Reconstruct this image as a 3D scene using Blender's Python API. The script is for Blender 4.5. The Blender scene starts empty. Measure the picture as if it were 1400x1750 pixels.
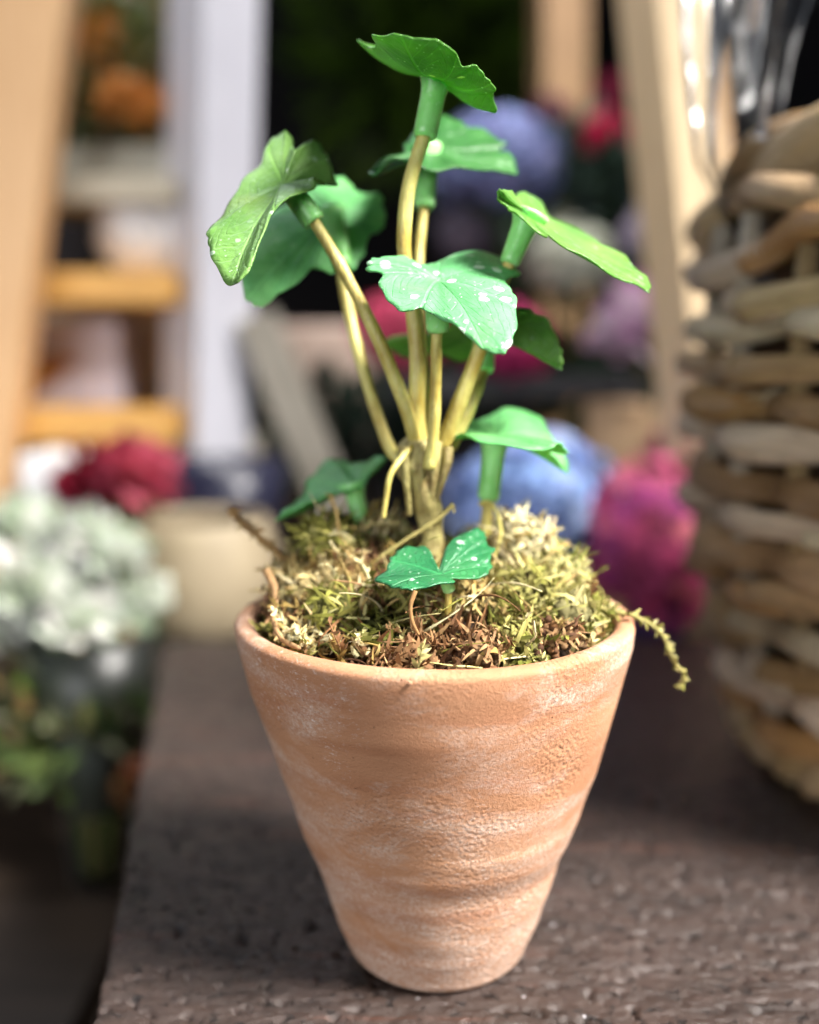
import bpy, math, random
from mathutils import Vector as V, noise as N, Matrix
random.seed(7)
R = math.radians
sc = bpy.context.scene
sc.unit_settings.system = 'METRIC'; sc.unit_settings.scale_length = 0.01      # 1 unit = 1 cm

# ------------------------------------------------------------------ camera
F = 1730.0; PITCH = R(9.0); CAM = V((-0.55, -20.0, 12.5))
cd = bpy.data.cameras.new('camera'); cam = bpy.data.objects.new('camera', cd)
sc.collection.objects.link(cam); sc.camera = cam
cam.location = CAM; cam.rotation_euler = (R(90) - PITCH, 0, 0)
cd.sensor_fit = 'VERTICAL'; cd.sensor_height = 36.0; cd.lens = 36.0 * F / 1750.0
cd.clip_start = 0.5; cd.clip_end = 2000
cd.dof.use_dof = True; cd.dof.focus_distance = 17.6
APERTURE = 0.70                                                            # cm, diameter of the opening
cd.dof.aperture_fstop = cd.lens * 1e-3 / APERTURE
cd.dof.aperture_blades = 0

# ------------------------------------------------------------------ world and lamps
w = bpy.data.worlds.new('World'); sc.world = w; w.use_nodes = True
w.node_tree.nodes['Background'].inputs[0].default_value = (0.62, 0.74, 1.0, 1)
w.node_tree.nodes['Background'].inputs[1].default_value = 0.05
def area(name, loc, target, sx, sy, power, col):
    l = bpy.data.lights.new(name, 'AREA'); l.shape = 'RECTANGLE'; l.size = sx; l.size_y = sy
    l.energy = power; l.color = col
    o = bpy.data.objects.new(name, l); sc.collection.objects.link(o)
    o.location = loc; o.rotation_euler = (V(target) - V(loc)).to_track_quat('-Z', 'Y').to_euler()
    return o
kl = area('key_light', (78, -40, 96), (2, -2, 4), 38, 38, 60000, (1.0, 0.96, 0.91)); kl.data.spread = R(42)
area('front_fill_light', (-62, -105, 26), (0, 5, 6), 90, 34, 108000, (0.97, 0.98, 1.0))  # added low fill from the front left, not an actual window
area('back_fill_light', (-40, 62, 88), (0, 0, 2), 50, 24, 30000, (0.80, 0.88, 1.0))  # added cool fill from behind for sheen, not an actual window
sl = area('background_fill_light', (20, 18, 125), (0, 95, 8), 60, 24, 66000, (1.0, 0.97, 0.95)); sl.data.spread = R(62)  # added lamp that only brightens the background display

vs = sc.view_settings
vs.view_transform = 'Standard'; vs.look = 'None'; vs.gamma = 1; vs.use_curve_mapping = False; vs.exposure = 0.0
sc.render.engine = 'CYCLES'
sc.cycles.use_denoising = True
sc.cycles.max_bounces = 8

# ------------------------------------------------------------------ helpers
FW = V((0, math.cos(PITCH), -math.sin(PITCH))); UP = V((0, math.sin(PITCH), math.cos(PITCH)))
def ray(px, py): return FW * F + V((px - 700, 0, 0)) + UP * (875 - py)
def P(px, py, y):                       # the point at depth y of the place seen at a spot of the photograph
    d = ray(px, py); return CAM + d * ((y - CAM.y) / d.y)
def PZ(px, py, z):
    d = ray(px, py); return CAM + d * ((z - CAM.z) / d.z)
def srgb(r, g, b):
    f = lambda c: (c / 255 / 12.92) if c / 255 <= 0.04045 else ((c / 255 + 0.055) / 1.055) ** 2.4
    return (f(r), f(g), f(b))
def lerp(a, b, t): return a + (b - a) * t
def interp(tab, x):
    if x <= tab[0][0]: return tab[0][1]
    for (a, va), (b, vb) in zip(tab, tab[1:]):
        if x <= b: return va + (vb - va) * (x - a) / (b - a)
    return tab[-1][1]
def catmull(pts, n, closed=False):
    out = []; k = len(pts); segs = k if closed else k - 1
    for i in range(n if closed else n + 1):
        s = i / n * segs; j = min(int(s), segs - 1); t = s - j
        g = (lambda q: pts[q % k]) if closed else (lambda q: pts[max(0, min(k - 1, q))])
        a, b, c, d = g(j - 1), g(j), g(j + 1), g(j + 2)
        out.append(0.5 * ((2 * b) + (c - a) * t + (2 * a - 5 * b + 4 * c - d) * t * t + (3 * b - a - 3 * c + d) * t ** 3))
    return out

class MB:
    def __init__(s): s.v = []; s.f = []; s.c = []; s.uv = {}
    def add(s, vs, fs, col=None):
        b = len(s.v); s.v += [tuple(p) for p in vs]; s.f += [tuple(b + i for i in q) for q in fs]
        s.c += [(col or (1, 1, 1))] * len(vs)
    def tube(s, pts, rad, n=8, col=None, flat=1.0, cap=True):
        if not isinstance(rad, (list, tuple)): rad = [rad] * len(pts)
        vs = []; fs = []; ref = None
        for i, p in enumerate(pts):
            t = (pts[min(i + 1, len(pts) - 1)] - pts[max(i - 1, 0)]).normalized()
            if ref is None:
                ref = t.cross(V((0, 0, 1)));
                if ref.length < 0.1: ref = t.cross(V((0, 1, 0)))
            ref = (ref - t * ref.dot(t)).normalized(); bi = t.cross(ref)
            for k in range(n):
                a = 2 * math.pi * k / n
                vs.append(p + ref * math.cos(a) * rad[i] + bi * math.sin(a) * rad[i] * flat)
        m = len(pts)
        for i in range(m - 1):
            for k in range(n):
                fs.append((i * n + k, i * n + (k + 1) % n, (i + 1) * n + (k + 1) % n, (i + 1) * n + k))
        if cap: fs.append(tuple(range(n))[::-1]); fs.append(tuple((m - 1) * n + k for k in range(n)))
        s.add(vs, fs, col)
    def box(s, a, b, wv, dv, col=None):     # bar from a to b; wv, dv half-width vectors
        vs = [p + x * wv + y * dv for p in (a, b) for x, y in ((-1, -1), (1, -1), (1, 1), (-1, 1))]
        s.add(vs, [(0, 1, 2, 3), (7, 6, 5, 4), (0, 4, 5, 1), (1, 5, 6, 2), (2, 6, 7, 3), (3, 7, 4, 0)], col)
    def blade(s, p, d, up, L, wd, curl, col, n=3):
        side = d.cross(up)
        if side.length < 1e-3: side = V((1, 0, 0))
        side.normalize(); vs = []; fs = []; q = p.copy(); dd = d.normalized()
        for i in range(n + 1):
            t = i / n; ww = wd * (1 - t) ** 0.7 * (0.7 + 0.6 * t)
            if i == n: vs.append(q.copy())
            else: vs += [q - side * ww, q + side * ww + up * ww * 0.5]
            q = q + dd * (L / n); dd = (dd + up * curl / n).normalized()
        for i in range(n - 1): fs.append((2 * i, 2 * i + 1, 2 * i + 3, 2 * i + 2))
        fs.append((2 * n - 2, 2 * n - 1, 2 * n)); s.add(vs, fs, col)
    def build(s, name, mat, parent=None, smooth=True, bevel=0, uvs=None, solid=0, subd=0):
        me = bpy.data.meshes.new(name); me.from_pydata(s.v, [], s.f); me.update()
        if any(c != (1, 1, 1) for c in s.c[:1] + s.c[-1:] + s.c[len(s.c)//2:len(s.c)//2+1]):
            at = me.color_attributes.new('tint', 'FLOAT_COLOR', 'POINT')
            flat = []
            for c in s.c: flat += [c[0], c[1], c[2], 1]
            at.data.foreach_set('color', flat)
        if uvs:
            ul = me.uv_layers.new(name='UVMap')
            for l in me.loops: ul.data[l.index].uv = uvs[l.vertex_index]
        me.polygons.foreach_set('use_smooth', [smooth] * len(me.polygons))
        me.materials.append(mat)
        o = bpy.data.objects.new(name, me); sc.collection.objects.link(o)
        if parent:
            o.parent = parent; o.matrix_parent_inverse = parent.matrix_world.inverted()
        if solid:
            m = o.modifiers.new('thickness', 'SOLIDIFY'); m.thickness = solid; m.offset = 0
        if bevel:
            m = o.modifiers.new('edge', 'BEVEL'); m.width = bevel; m.segments = 3; m.limit_method = 'ANGLE'
        if subd:
            m = o.modifiers.new('smooth', 'SUBSURF'); m.levels = subd; m.render_levels = subd
        return o
def thing(name, loc, label, cat, group=None):
    o = bpy.data.objects.new(name, None); sc.collection.objects.link(o); o.location = loc
    o.empty_display_size = 1; bpy.context.view_layer.update(); tag(o, label, cat, group); return o
def tag(o, label, cat, group=None, kind=None):
    o['label'] = label; o['category'] = cat
    if group: o['group'] = group
    if kind: o['kind'] = kind
    return o

# ------------------------------------------------------------------ materials
class NT:
    def __init__(s, name):
        s.m = bpy.data.materials.new(name); s.m.use_nodes = True; s.t = s.m.node_tree
        s.b = s.t.nodes['Principled BSDF']; s.tc = s.n('ShaderNodeTexCoord')
    def n(s, t, **k):
        x = s.t.nodes.new(t)
        for a, b in k.items(): setattr(x, a, b)
        return x
    def l(s, a, b): s.t.links.new(a, b)
    def coord(s, scale=(1, 1, 1), src='Object', rot=(0, 0, 0)):
        mp = s.n('ShaderNodeMapping'); mp.inputs['Scale'].default_value = scale; mp.inputs['Rotation'].default_value = rot
        s.l(s.tc.outputs[src], mp.inputs[0]); return mp.outputs[0]
    def noise(s, scale, detail=4, rough=0.55, co=None, dist=0):
        x = s.n('ShaderNodeTexNoise'); x.inputs['Scale'].default_value = scale; x.inputs['Detail'].default_value = detail
        x.inputs['Roughness'].default_value = rough; x.inputs['Distortion'].default_value = dist
        s.l(co if co else s.tc.outputs['Object'], x.inputs['Vector']); return x.outputs[0]
    def vor(s, scale, co=None, feature='F1', rnd=1):
        x = s.n('ShaderNodeTexVoronoi'); x.feature = feature; x.inputs['Scale'].default_value = scale
        x.inputs['Randomness'].default_value = rnd
        s.l(co if co else s.tc.outputs['Object'], x.inputs['Vector']); return x
    def ramp(s, fac, stops):
        x = s.n('ShaderNodeValToRGB'); e = x.color_ramp.elements
        while len(e) < len(stops): e.new(0.5)
        for i, (p, c) in enumerate(stops):
            e[i].position = p; e[i].color = (c, c, c, 1) if isinstance(c, (int, float)) else (*c, 1)
        s.l(fac, x.inputs[0]); return x.outputs[0]
    def mix(s, fac, a, b, mode='MIX'):
        x = s.n('ShaderNodeMix', data_type='RGBA', blend_type=mode)
        for sock, val in ((x.inputs[0], fac), (x.inputs[6], a), (x.inputs[7], b)):
            if isinstance(val, (int, float)): sock.default_value = val
            elif isinstance(val, tuple): sock.default_value = (*val, 1)
            else: s.l(val, sock)
        return x.outputs[2]
    def math(s, op, a, b=0.0):
        x = s.n('ShaderNodeMath', operation=op)
        for sock, val in ((x.inputs[0], a), (x.inputs[1], b)):
            if isinstance(val, (int, float)): sock.default_value = val
            else: s.l(val, sock)
        return x.outputs[0]
    def bump(s, h, dist, strength=1, prev=None):
        x = s.n('ShaderNodeBump'); x.inputs['Distance'].default_value = dist; x.inputs['Strength'].default_value = strength
        s.l(h, x.inputs['Height'])
        if prev: s.l(prev, x.inputs['Normal'])
        s.l(x.outputs[0], s.b.inputs['Normal']); return x.outputs[0]
    def set(s, **k):
        for a, v in k.items():
            sock = s.b.inputs[a.replace('_', ' ')]
            if isinstance(v, (int, float)): sock.default_value = v
            elif isinstance(v, tuple): sock.default_value = (*v, 1) if sock.type == 'RGBA' else v
            else: s.l(v, sock)
        return s

def simple(name, c1, c2, scale=2.0, rough=0.7, stretch=(1, 1, 1), bump=0.02, **k):
    t = NT(name); co = t.coord(stretch); nz = t.noise(scale, 5, 0.6, co)
    t.set(Base_Color=t.mix(t.ramp(nz, [(0.3, 0.0), (0.7, 1.0)]), c1, c2), Roughness=rough, **k)
    if bump: t.bump(t.noise(scale * 3, 4, 0.6, co), bump)
    return t.m

def m_terracotta():
    t = NT('terracotta'); ob = t.tc.outputs['Object']
    band = t.coord((0.12, 0.12, 1.0))
    nb = t.noise(1.5, 5, 0.6, band, 0.3)
    base = t.mix(t.ramp(nb, [(0.32, 0.0), (0.66, 1.0)]), srgb(166, 116, 84), srgb(186, 138, 104))
    # chalky bloom in broad horizontal patches, heavier low down and on one side
    patch = t.noise(0.62, 5, 0.65, t.coord((0.55, 0.55, 1.35)), 0.5)
    sep = t.n('ShaderNodeSeparateXYZ'); t.l(ob, sep.inputs[0])
    low = t.n('ShaderNodeMapRange'); low.inputs[1].default_value = 0.2; low.inputs[2].default_value = 4.6
    low.inputs[3].default_value = 0.17; low.inputs[4].default_value = -0.02; t.l(sep.outputs[2], low.inputs[0])
    chalk = t.ramp(t.math('ADD', patch, low.outputs[0]), [(0.47, 0.0), (0.64, 0.82)])
    fine = t.ramp(t.noise(13, 6, 0.8), [(0.42, 0.15), (0.60, 1.0)])
    base = t.mix(t.math('MULTIPLY', chalk, fine), base, srgb(212, 192, 178))
    # bright salt specks and short scratches
    sp = t.ramp(t.noise(9, 6, 0.85, t.coord((0.9, 0.9, 1.8))), [(0.56, 0.0), (0.66, 0.9)])
    area_ = t.ramp(t.noise(0.5, 3, 0.5, t.coord((1, 1, 0.8))), [(0.46, 0.0), (0.60, 1.0)])
    base = t.mix(t.math('MULTIPLY', sp, area_), base, srgb(226, 212, 204))
    red = t.ramp(t.noise(1.1, 4, 0.6, t.coord((0.25, 0.25, 2.2))), [(0.54, 0.0), (0.76, 0.3)])
    base = t.mix(red, base, srgb(168, 104, 80))
    pit = t.vor(3.2); pm = t.ramp(pit.outputs['Distance'], [(0.035, 1.0), (0.06, 0.0)])
    base = t.mix(t.math('MULTIPLY', pm, t.ramp(t.noise(1.3), [(0.56, 0.0), (0.6, 0.8)])), base, srgb(70, 40, 28))
    t.set(Base_Color=base, Roughness=0.86)
    t.b.inputs['Specular IOR Level'].default_value = 0.3
    b1 = t.bump(t.noise(2.2, 4, 0.6, t.coord((0.6, 0.6, 0.9))), 0.015)
    b2 = t.bump(t.noise(17, 5, 0.75), 0.035, 1, b1)
    g = t.vor(13, feature='SMOOTH_F1')
    msk = t.ramp(t.noise(0.45, 2), [(0.42, 0.0), (0.58, 1.0)])
    b3 = t.bump(t.math('MULTIPLY', g.outputs['Distance'], msk), -0.03, 1, b2)
    t.bump(pm, -0.03, 1, b3)
    return t.m

def m_table():
    t = NT('dark_rough_wood')
    co = t.coord((0.30, 1.6, 1.0), rot=(0, 0, R(-4)))
    g = t.noise(1.3, 6, 0.65, co, 0.4)
    base = t.mix(t.ramp(g, [(0.30, 0.0), (0.68, 1.0)]), srgb(24, 17, 13), srgb(60, 47, 41))
    blot = t.ramp(t.noise(0.35, 4, 0.6), [(0.35, 0.0), (0.65, 1.0)])
    base = t.mix(t.math('MULTIPLY', blot, 0.5), base, srgb(66, 54, 50))
    red = t.ramp(t.noise(0.9, 5, 0.6, t.coord((0.14, 1.5, 1))), [(0.58, 0.0), (0.70, 0.7)])
    base = t.mix(red, base, srgb(98, 60, 46))
    hole = t.noise(3.6, 4, 0.62, t.coord((0.75, 1.15, 1)), 0.5)
    hm = t.ramp(hole, [(0.33, 1.0), (0.42, 0.0)])
    base = t.mix(hm, base, srgb(20, 15, 14))
    sp = t.vor(1.1); glint = t.ramp(sp.outputs['Distance'], [(0.025, 1.0), (0.05, 0.0)])
    base = t.mix(glint, base, srgb(190, 186, 190))  # small bright glints painted into the wood colour
    t.set(Base_Color=base, Roughness=t.ramp(t.noise(2.5, 4), [(0.3, 0.30), (0.7, 0.55)]))
    b = t.bump(g, 0.06); b = t.bump(hm, -0.12, 1, b); b = t.bump(t.vor(4.5, t.coord((0.7, 1.1, 1)), 'SMOOTH_F1').outputs['Distance'], -0.045, 1, b); b = t.bump(t.noise(9, 5, 0.7, t.coord((0.6, 1, 1))), 0.05, 1, b)
    return t.m

def m_leaf(name, c_lo, c_hi, speck=0.55, rough=0.33, trans=0.3, big=0.0):
    t = NT(name); nz = t.noise(1.2, 4, 0.6)
    col = t.mix(t.ramp(nz, [(0.3, 0.0), (0.7, 1.0)]), c_lo, c_hi)
    # fan veins from the stalk outwards
    uv = t.n('ShaderNodeSeparateXYZ'); t.l(t.tc.outputs['UV'], uv.inputs[0])
    wv = t.math('SINE', t.math('MULTIPLY', uv.outputs[0], 2 * math.pi * 17))
    ul = t.math('ABSOLUTE', t.math('SUBTRACT', t.math('FRACT', t.math('MULTIPLY', uv.outputs[0], 7.0)), 0.5))
    main = t.ramp(t.math('MULTIPLY', ul, uv.outputs[1]), [(0.012, 1.0), (0.03, 0.0)])
    hb = t.math('ABSOLUTE', t.math('SUBTRACT', t.math('FRACT', t.math('ADD', t.math('SUBTRACT', t.math('MULTIPLY', uv.outputs[1], 7.0), t.math('MULTIPLY', ul, 5.0)), t.noise(2.0, 2))), 0.5))
    sec = t.ramp(hb, [(0.03, 0.6), (0.10, 0.0)])
    vein = t.math('MAXIMUM', main, sec)
    col = t.mix(t.math('MULTIPLY', vein, 0.30), col, tuple(min(1, c * 1.55) for c in c_hi))
    col = t.mix(t.ramp(t.noise(0.8, 3), [(0.5, 0.0), (0.75, 0.35)]), col, (c_hi[0] * 1.5, c_hi[1] * 1.02, c_hi[2] * .8))
    v1 = t.vor(2.5, t.coord((1, 1, 1))); d1 = t.math('ADD', v1.outputs['Distance'], t.math('MULTIPLY', t.math('SUBTRACT', t.noise(7), 0.5), 0.25))
    s1 = t.ramp(d1, [(0.15 + big, 1.0), (0.175 + big, 0.0)])
    rnd = t.n('ShaderNodeSeparateXYZ'); t.l(v1.outputs['Color'], rnd.inputs[0])
    s1 = t.math('MULTIPLY', s1, t.ramp(rnd.outputs[0], [(0.40, 0.0), (0.42, 1.0)]))
    v2 = t.vor(8.0); r2 = t.n('ShaderNodeSeparateXYZ'); t.l(v2.outputs['Color'], r2.inputs[0])
    s2 = t.math('MULTIPLY', t.ramp(v2.outputs['Distance'], [(0.13, 1.0), (0.18, 0.0)]), t.ramp(r2.outputs[0], [(0.52, 0.0), (0.55, 1.0)]))
    s = t.math('MULTIPLY', t.math('MAXIMUM', s1, t.math('MULTIPLY', s2, 0.8)), speck)
    s = t.math('MULTIPLY', s, t.ramp(t.noise(0.9, 2), [(0.36, 0.3), (0.5, 1.0)]))
    col = t.mix(s, col, srgb(222, 244, 226))
    t.set(Base_Color=col, Roughness=rough + .06)
    b = t.bump(t.math('MULTIPLY', wv, t.math('MULTIPLY', uv.outputs[1], 1.0)), 0.007); b = t.bump(vein, -0.02, 1, b)
    b = t.bump(t.vor(4.5, None, 'DISTANCE_TO_EDGE').outputs['Distance'], 0.02, 1, b); b = t.bump(t.noise(10, 4, 0.6), 0.022, 1, b); t.bump(s, 0.01, 1, b)
    tr = t.n('ShaderNodeBsdfTranslucent'); t.l(t.mix(1.0, col, (0.95, 1.0, 0.30), 'MULTIPLY'), tr.inputs[0])
    mx = t.n('ShaderNodeMixShader'); mx.inputs[0].default_value = trans
    t.l(t.b.outputs[0], mx.inputs[1]); t.l(tr.outputs[0], mx.inputs[2])
    out = [x for x in t.t.nodes if x.type == 'OUTPUT_MATERIAL'][0]; t.l(mx.outputs[0], out.inputs[0])
    return t.m

def m_stem():
    t = NT('waxy_stalk')
    nz = t.noise(1.4, 4, 0.6, t.coord((1.5, 1.5, 0.7)))
    col = t.mix(t.ramp(nz, [(0.34, 0.0), (0.64, 1.0)]), srgb(160, 138, 60), srgb(204, 196, 116))
    brown = t.ramp(t.noise(2.5, 5, 0.7), [(0.58, 0.0), (0.72, 0.6)])
    col = t.mix(brown, col, srgb(140, 96, 50))
    t.set(Base_Color=col, Roughness=0.36, Subsurface_Weight=0.15, Subsurface_Radius=(0.2, 0.15, 0.05))
    t.b.inputs['Subsurface Scale'].default_value = 0.3
    b = t.bump(t.noise(5, 4, 0.6, t.coord((3, 3, 0.5))), 0.03); t.bump(t.noise(14, 3), 0.012, 1, b)
    return t.m
def m_collar():
    t = NT('green_sleeve')
    col = t.mix(t.ramp(t.noise(1.2, 3), [(0.35, 0.0), (0.7, 1.0)]), srgb(128, 200, 108), srgb(162, 228, 150))
    sp = t.ramp(t.noise(8, 3, 0.6), [(0.62, 0.0), (0.68, 0.55)])
    col = t.mix(sp, col, srgb(196, 232, 200))
    t.set(Base_Color=col, Roughness=0.3, Subsurface_Weight=0.5, Subsurface_Radius=(0.4, 0.8, 0.25))
    t.b.inputs['Subsurface Scale'].default_value = 0.3
    t.bump(t.noise(6, 4), 0.02); return t.m
def m_crown():
    t = NT('knobbly_crown')
    nz = t.noise(2.4, 5, 0.65, t.coord((1.6, 1.6, 0.7)))
    col = t.mix(t.ramp(nz, [(0.32, 0.0), (0.62, 1.0)]), srgb(112, 92, 52), srgb(176, 166, 104))
    t.set(Base_Color=col, Roughness=0.55); b = t.bump(nz, 0.12); t.bump(t.noise(9, 4), 0.04, 1, b); return t.m
def m_tint(name, rough=0.8, vary=0.35, trans=0.0, scale=6, spec=0.3):
    t = NT(name); a = t.n('ShaderNodeAttribute'); a.attribute_name = 'tint'
    col = t.mix(1.0, a.outputs[0], t.mix(t.noise(scale, 3), (1 - vary,) * 3, (1 + vary,) * 3), 'MULTIPLY')
    t.set(Base_Color=col, Roughness=rough); t.b.inputs['Specular IOR Level'].default_value = spec
    if trans:
        tr = t.n('ShaderNodeBsdfTranslucent'); t.l(col, tr.inputs[0]); mx = t.n('ShaderNodeMixShader'); mx.inputs[0].default_value = trans
        t.l(t.b.outputs[0], mx.inputs[1]); t.l(tr.outputs[0], mx.inputs[2])
        out = [x for x in t.t.nodes if x.type == 'OUTPUT_MATERIAL'][0]; t.l(mx.outputs[0], out.inputs[0])
    return t.m
def m_wicker():
    t = NT('wicker'); a = t.n('ShaderNodeAttribute'); a.attribute_name = 'tint'
    co = t.coord((1, 1, 1)); nz = t.noise(1.1, 5, 0.65, t.coord((0.8, 0.8, 3)))
    col = t.mix(1.0, a.outputs[0], t.mix(nz, (0.45, 0.42, 0.4), (1.3, 1.27, 1.25)), 'MULTIPLY')
    t.set(Base_Color=col, Roughness=0.40); t.bump(t.noise(2.5, 5, 0.6, t.coord((0.8, 0.8, 7))), 0.30); return t.m

TERRA = m_terracotta(); TABLE = m_table(); STEM = m_stem(); COLLAR = m_collar(); CROWN = m_crown()
MOSS = m_tint('dry_moss', 0.85, 0.4, 0.18, 8); PETAL = m_tint('petals', 0.7, 0.15, 0.25, 3); WICKER = m_wicker()
LEAFG = m_tint('foliage', 0.6, 0.3, 0.15, 3)

# ------------------------------------------------------------------ setting: floor and back wall
fl = MB(); fl.add([(-400, -200, -75), (400, -200, -75), (400, 420, -75), (-400, 420, -75)], [(0, 1, 2, 3)])
tag(fl.build('floor', simple('floor_concrete', srgb(58, 48, 40), srgb(92, 80, 70), 0.05, 0.7, bump=0.2)), 'dark floor far below the table', 'floor', kind='structure')
bw = MB(); bw.add([(-260, 230, -75), (260, 230, -75), (260, 230, 260), (-260, 230, 260)], [(0, 1, 2, 3)])
tag(bw.build('back_wall', simple('dark_wall', srgb(20, 17, 20), srgb(34, 28, 30), 0.03, 0.8, bump=0)), 'near-black wall at the back of the shop', 'wall', kind='structure')

# ------------------------------------------------------------------ table
tl0 = PZ(160, 1750, 0); tl1 = PZ(283, 1095, 0); edir = (tl1 - tl0).normalized()
def table():
    root = thing('wooden_table', (8, 8, -75), 'dark rough-grained wooden table carrying the terracotta pot and the wicker basket', 'table')
    nx, ny = 470, 270; mb = MB()
    start = tl0 - edir * 5.0; end = tl1
    W = 60.0; vs = []; fs = []
    def fx(u): return 22.0 * u / .8 if u < .8 else 22.0 + (W - 22.0) * (u - .8) / .2
    def fy(t): return .36 * t / .62 if t < .62 else .36 + .64 * (t - .62) / .38
    def pos(i, j):
        t = fy(j / ny); u = fx(i / nx)
        p = start.lerp(end, t); x = p.x + u; y = p.y + u * .025
        e = N.noise(V((0.3, y * 1.3, 5))) * 0.10 + N.noise(V((7, y * 4, 1))) * 0.05
        x += e * (1 - u / W) ** 8
        z = 0.05 * N.noise(V((x * 0.25, y * 0.5, 0))) + 0.03 * N.noise(V((x * 1.1, y * 2.2, 4))) - 0.045
        if y < 9 and u < 23:
            a = N.noise(V((x * 2.8, y * 3.8, 8))) + .5 * N.noise(V((x * 6, y * 8, 2)))
            z -= 0.30 * max(0, a - .30) ; z += 0.022 * N.noise(V((x * 6.0, y * 8.0, 1)))
            crack = abs(y + 1.0 - 0.03 * x + 0.16 * N.noise(V((x * 0.5, 0, 3))))
            if crack < 0.07 : z -= 0.05 * (1 - crack / 0.07)
        if i == 0: z -= 0.09
        return V((x, y, min(z, 0.0)))
    for j in range(ny + 1):
        for i in range(nx + 1): vs.append(pos(i, j))
    for j in range(ny):
        for i in range(nx):
            a = j * (nx + 1) + i; fs.append((a, a + 1, a + nx + 2, a + nx + 1))
    # sides
    base = len(vs); loop = [j * (nx + 1) for j in range(ny, -1, -1)] + list(range(1, nx + 1)) + [j * (nx + 1) + nx for j in range(1, ny + 1)] + [ny * (nx + 1) + i for i in range(nx - 1, 0, -1)]
    for q in loop: p = vs[q]; vs.append(V((p.x, p.y, -3.2)))
    L = len(loop)
    for k in range(L): fs.append((loop[k], base + k, base + (k + 1) % L, loop[(k + 1) % L]))
    fs.append(tuple(base + k for k in range(L))[::-1])
    mb.add(vs, fs); mb.build('tabletop', TABLE, root)
    for (x, y) in ((-2, -4), (48, -4), (-2, 20), (48, 20)):
        m = MB(); m.box(V((x, y, -75)), V((x, y, -3.3)), V((2.2, 0, 0)), V((0, 2.2, 0))); m.build('leg', TABLE, root, False)
table()

# ------------------------------------------------------------------ terracotta pot
RIMZ = 7.25
LEFT = [(396, 1066), (401, 1090), (427, 1180), (470, 1290), (508, 1390), (545, 1480), (577, 1560), (594, 1600), (600, 1632)]
RIGHT = [(1088, 1072), (1084, 1100), (1067, 1160), (1043, 1235), (1022, 1305), (1000, 1362), (984, 1405), (962, 1450), (938, 1510), (921, 1565), (903, 1600), (893, 1630)]
def prof(pts):
    out = []
    for px, py in pts:
        r = 1.0
        for _ in range(6):
            p = P(px, py, -r * r / 21.0); r = math.hypot(p.x, p.y) * 0.995
        out.append((p.z, r))
    return sorted(out)
PL, PR = prof(LEFT), prof(RIGHT)
def pot():
    root = thing('terracotta_pot', (0, 0, 0), 'small hand-thrown terracotta pot with chalky white bloom, holding the moss and the green plant', 'plant pot')
    mb = MB(); n = 220; rows = []
    zt = RIMZ
    for k in range(130):
        z = zt * 0.985 * k / 129; rows.append(('o', z))
    def rad(z, a):
        c = (math.cos(a) + 1) / 2; c = c * c * (3 - 2 * c)
        rl, rr = interp(PL, z), interp(PR, z)
        r = lerp(rl, rr, c) + (0.05 if z < 3.4 else 0.022) * N.noise(V((math.cos(a) * 1.2, math.sin(a) * 1.2, z * 0.9))) + 0.022 * N.noise(V((math.cos(a) * .6, math.sin(a) * .6, z * 3.0))) * (1 if z < 3.4 else .25)
        if z < 0.22: r -= 0.12 * (1 - z / 0.22) ** 2
        return r
    vs = []; fs = []
    def ring(rf, zf):
        for i in range(n):
            a = 2 * math.pi * i / n; r = rf(a); vs.append(V((r * math.cos(a), r * math.sin(a), zf(a))))
    for _, z in rows: ring(lambda a: rad(z, a), lambda a: z)
    ez = lambda a: 0.03 * N.noise(V((math.cos(a) * 1.5, math.sin(a) * 1.5, 9)))
    RO = lambda a: rad(zt * 0.985, a)
    for k in range(1, 9):          # rounded lip
        t = math.pi * k / 8
        ring(lambda a: RO(a) - 0.20 + 0.20 * math.cos(t), lambda a: zt * 0.985 + 0.15 * math.sin(t) * (1 + ez(a)) + ez(a) * math.sin(t))
    for k in range(1, 22):
        z = zt * 0.985 - k * 0.32; ring(lambda a: max(0.3, rad(max(z, 0.3), a) - 0.42), lambda a: max(z, 0.45))
    m = len(vs) // n
    for j in range(m - 1):
        for i in range(n): fs.append((j * n + i, j * n + (i + 1) % n, (j + 1) * n + (i + 1) % n, (j + 1) * n + i))
    fs.append(tuple(range(n))[::-1]); fs.append(tuple((m - 1) * n + i for i in range(n)))
    mb.add(vs, fs); mb.build('pot_body', TERRA, root)
    # clay pip stuck under the lip
    p = P(701, 1166, -3.95); pm = MB(); pm.tube([p + V((0, .08, 0)), p, p + V((0, -0.09, 0))], [0.035, 0.045, 0.03], 10); pm.build('clay_pip', TERRA, root)
pot()

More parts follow.
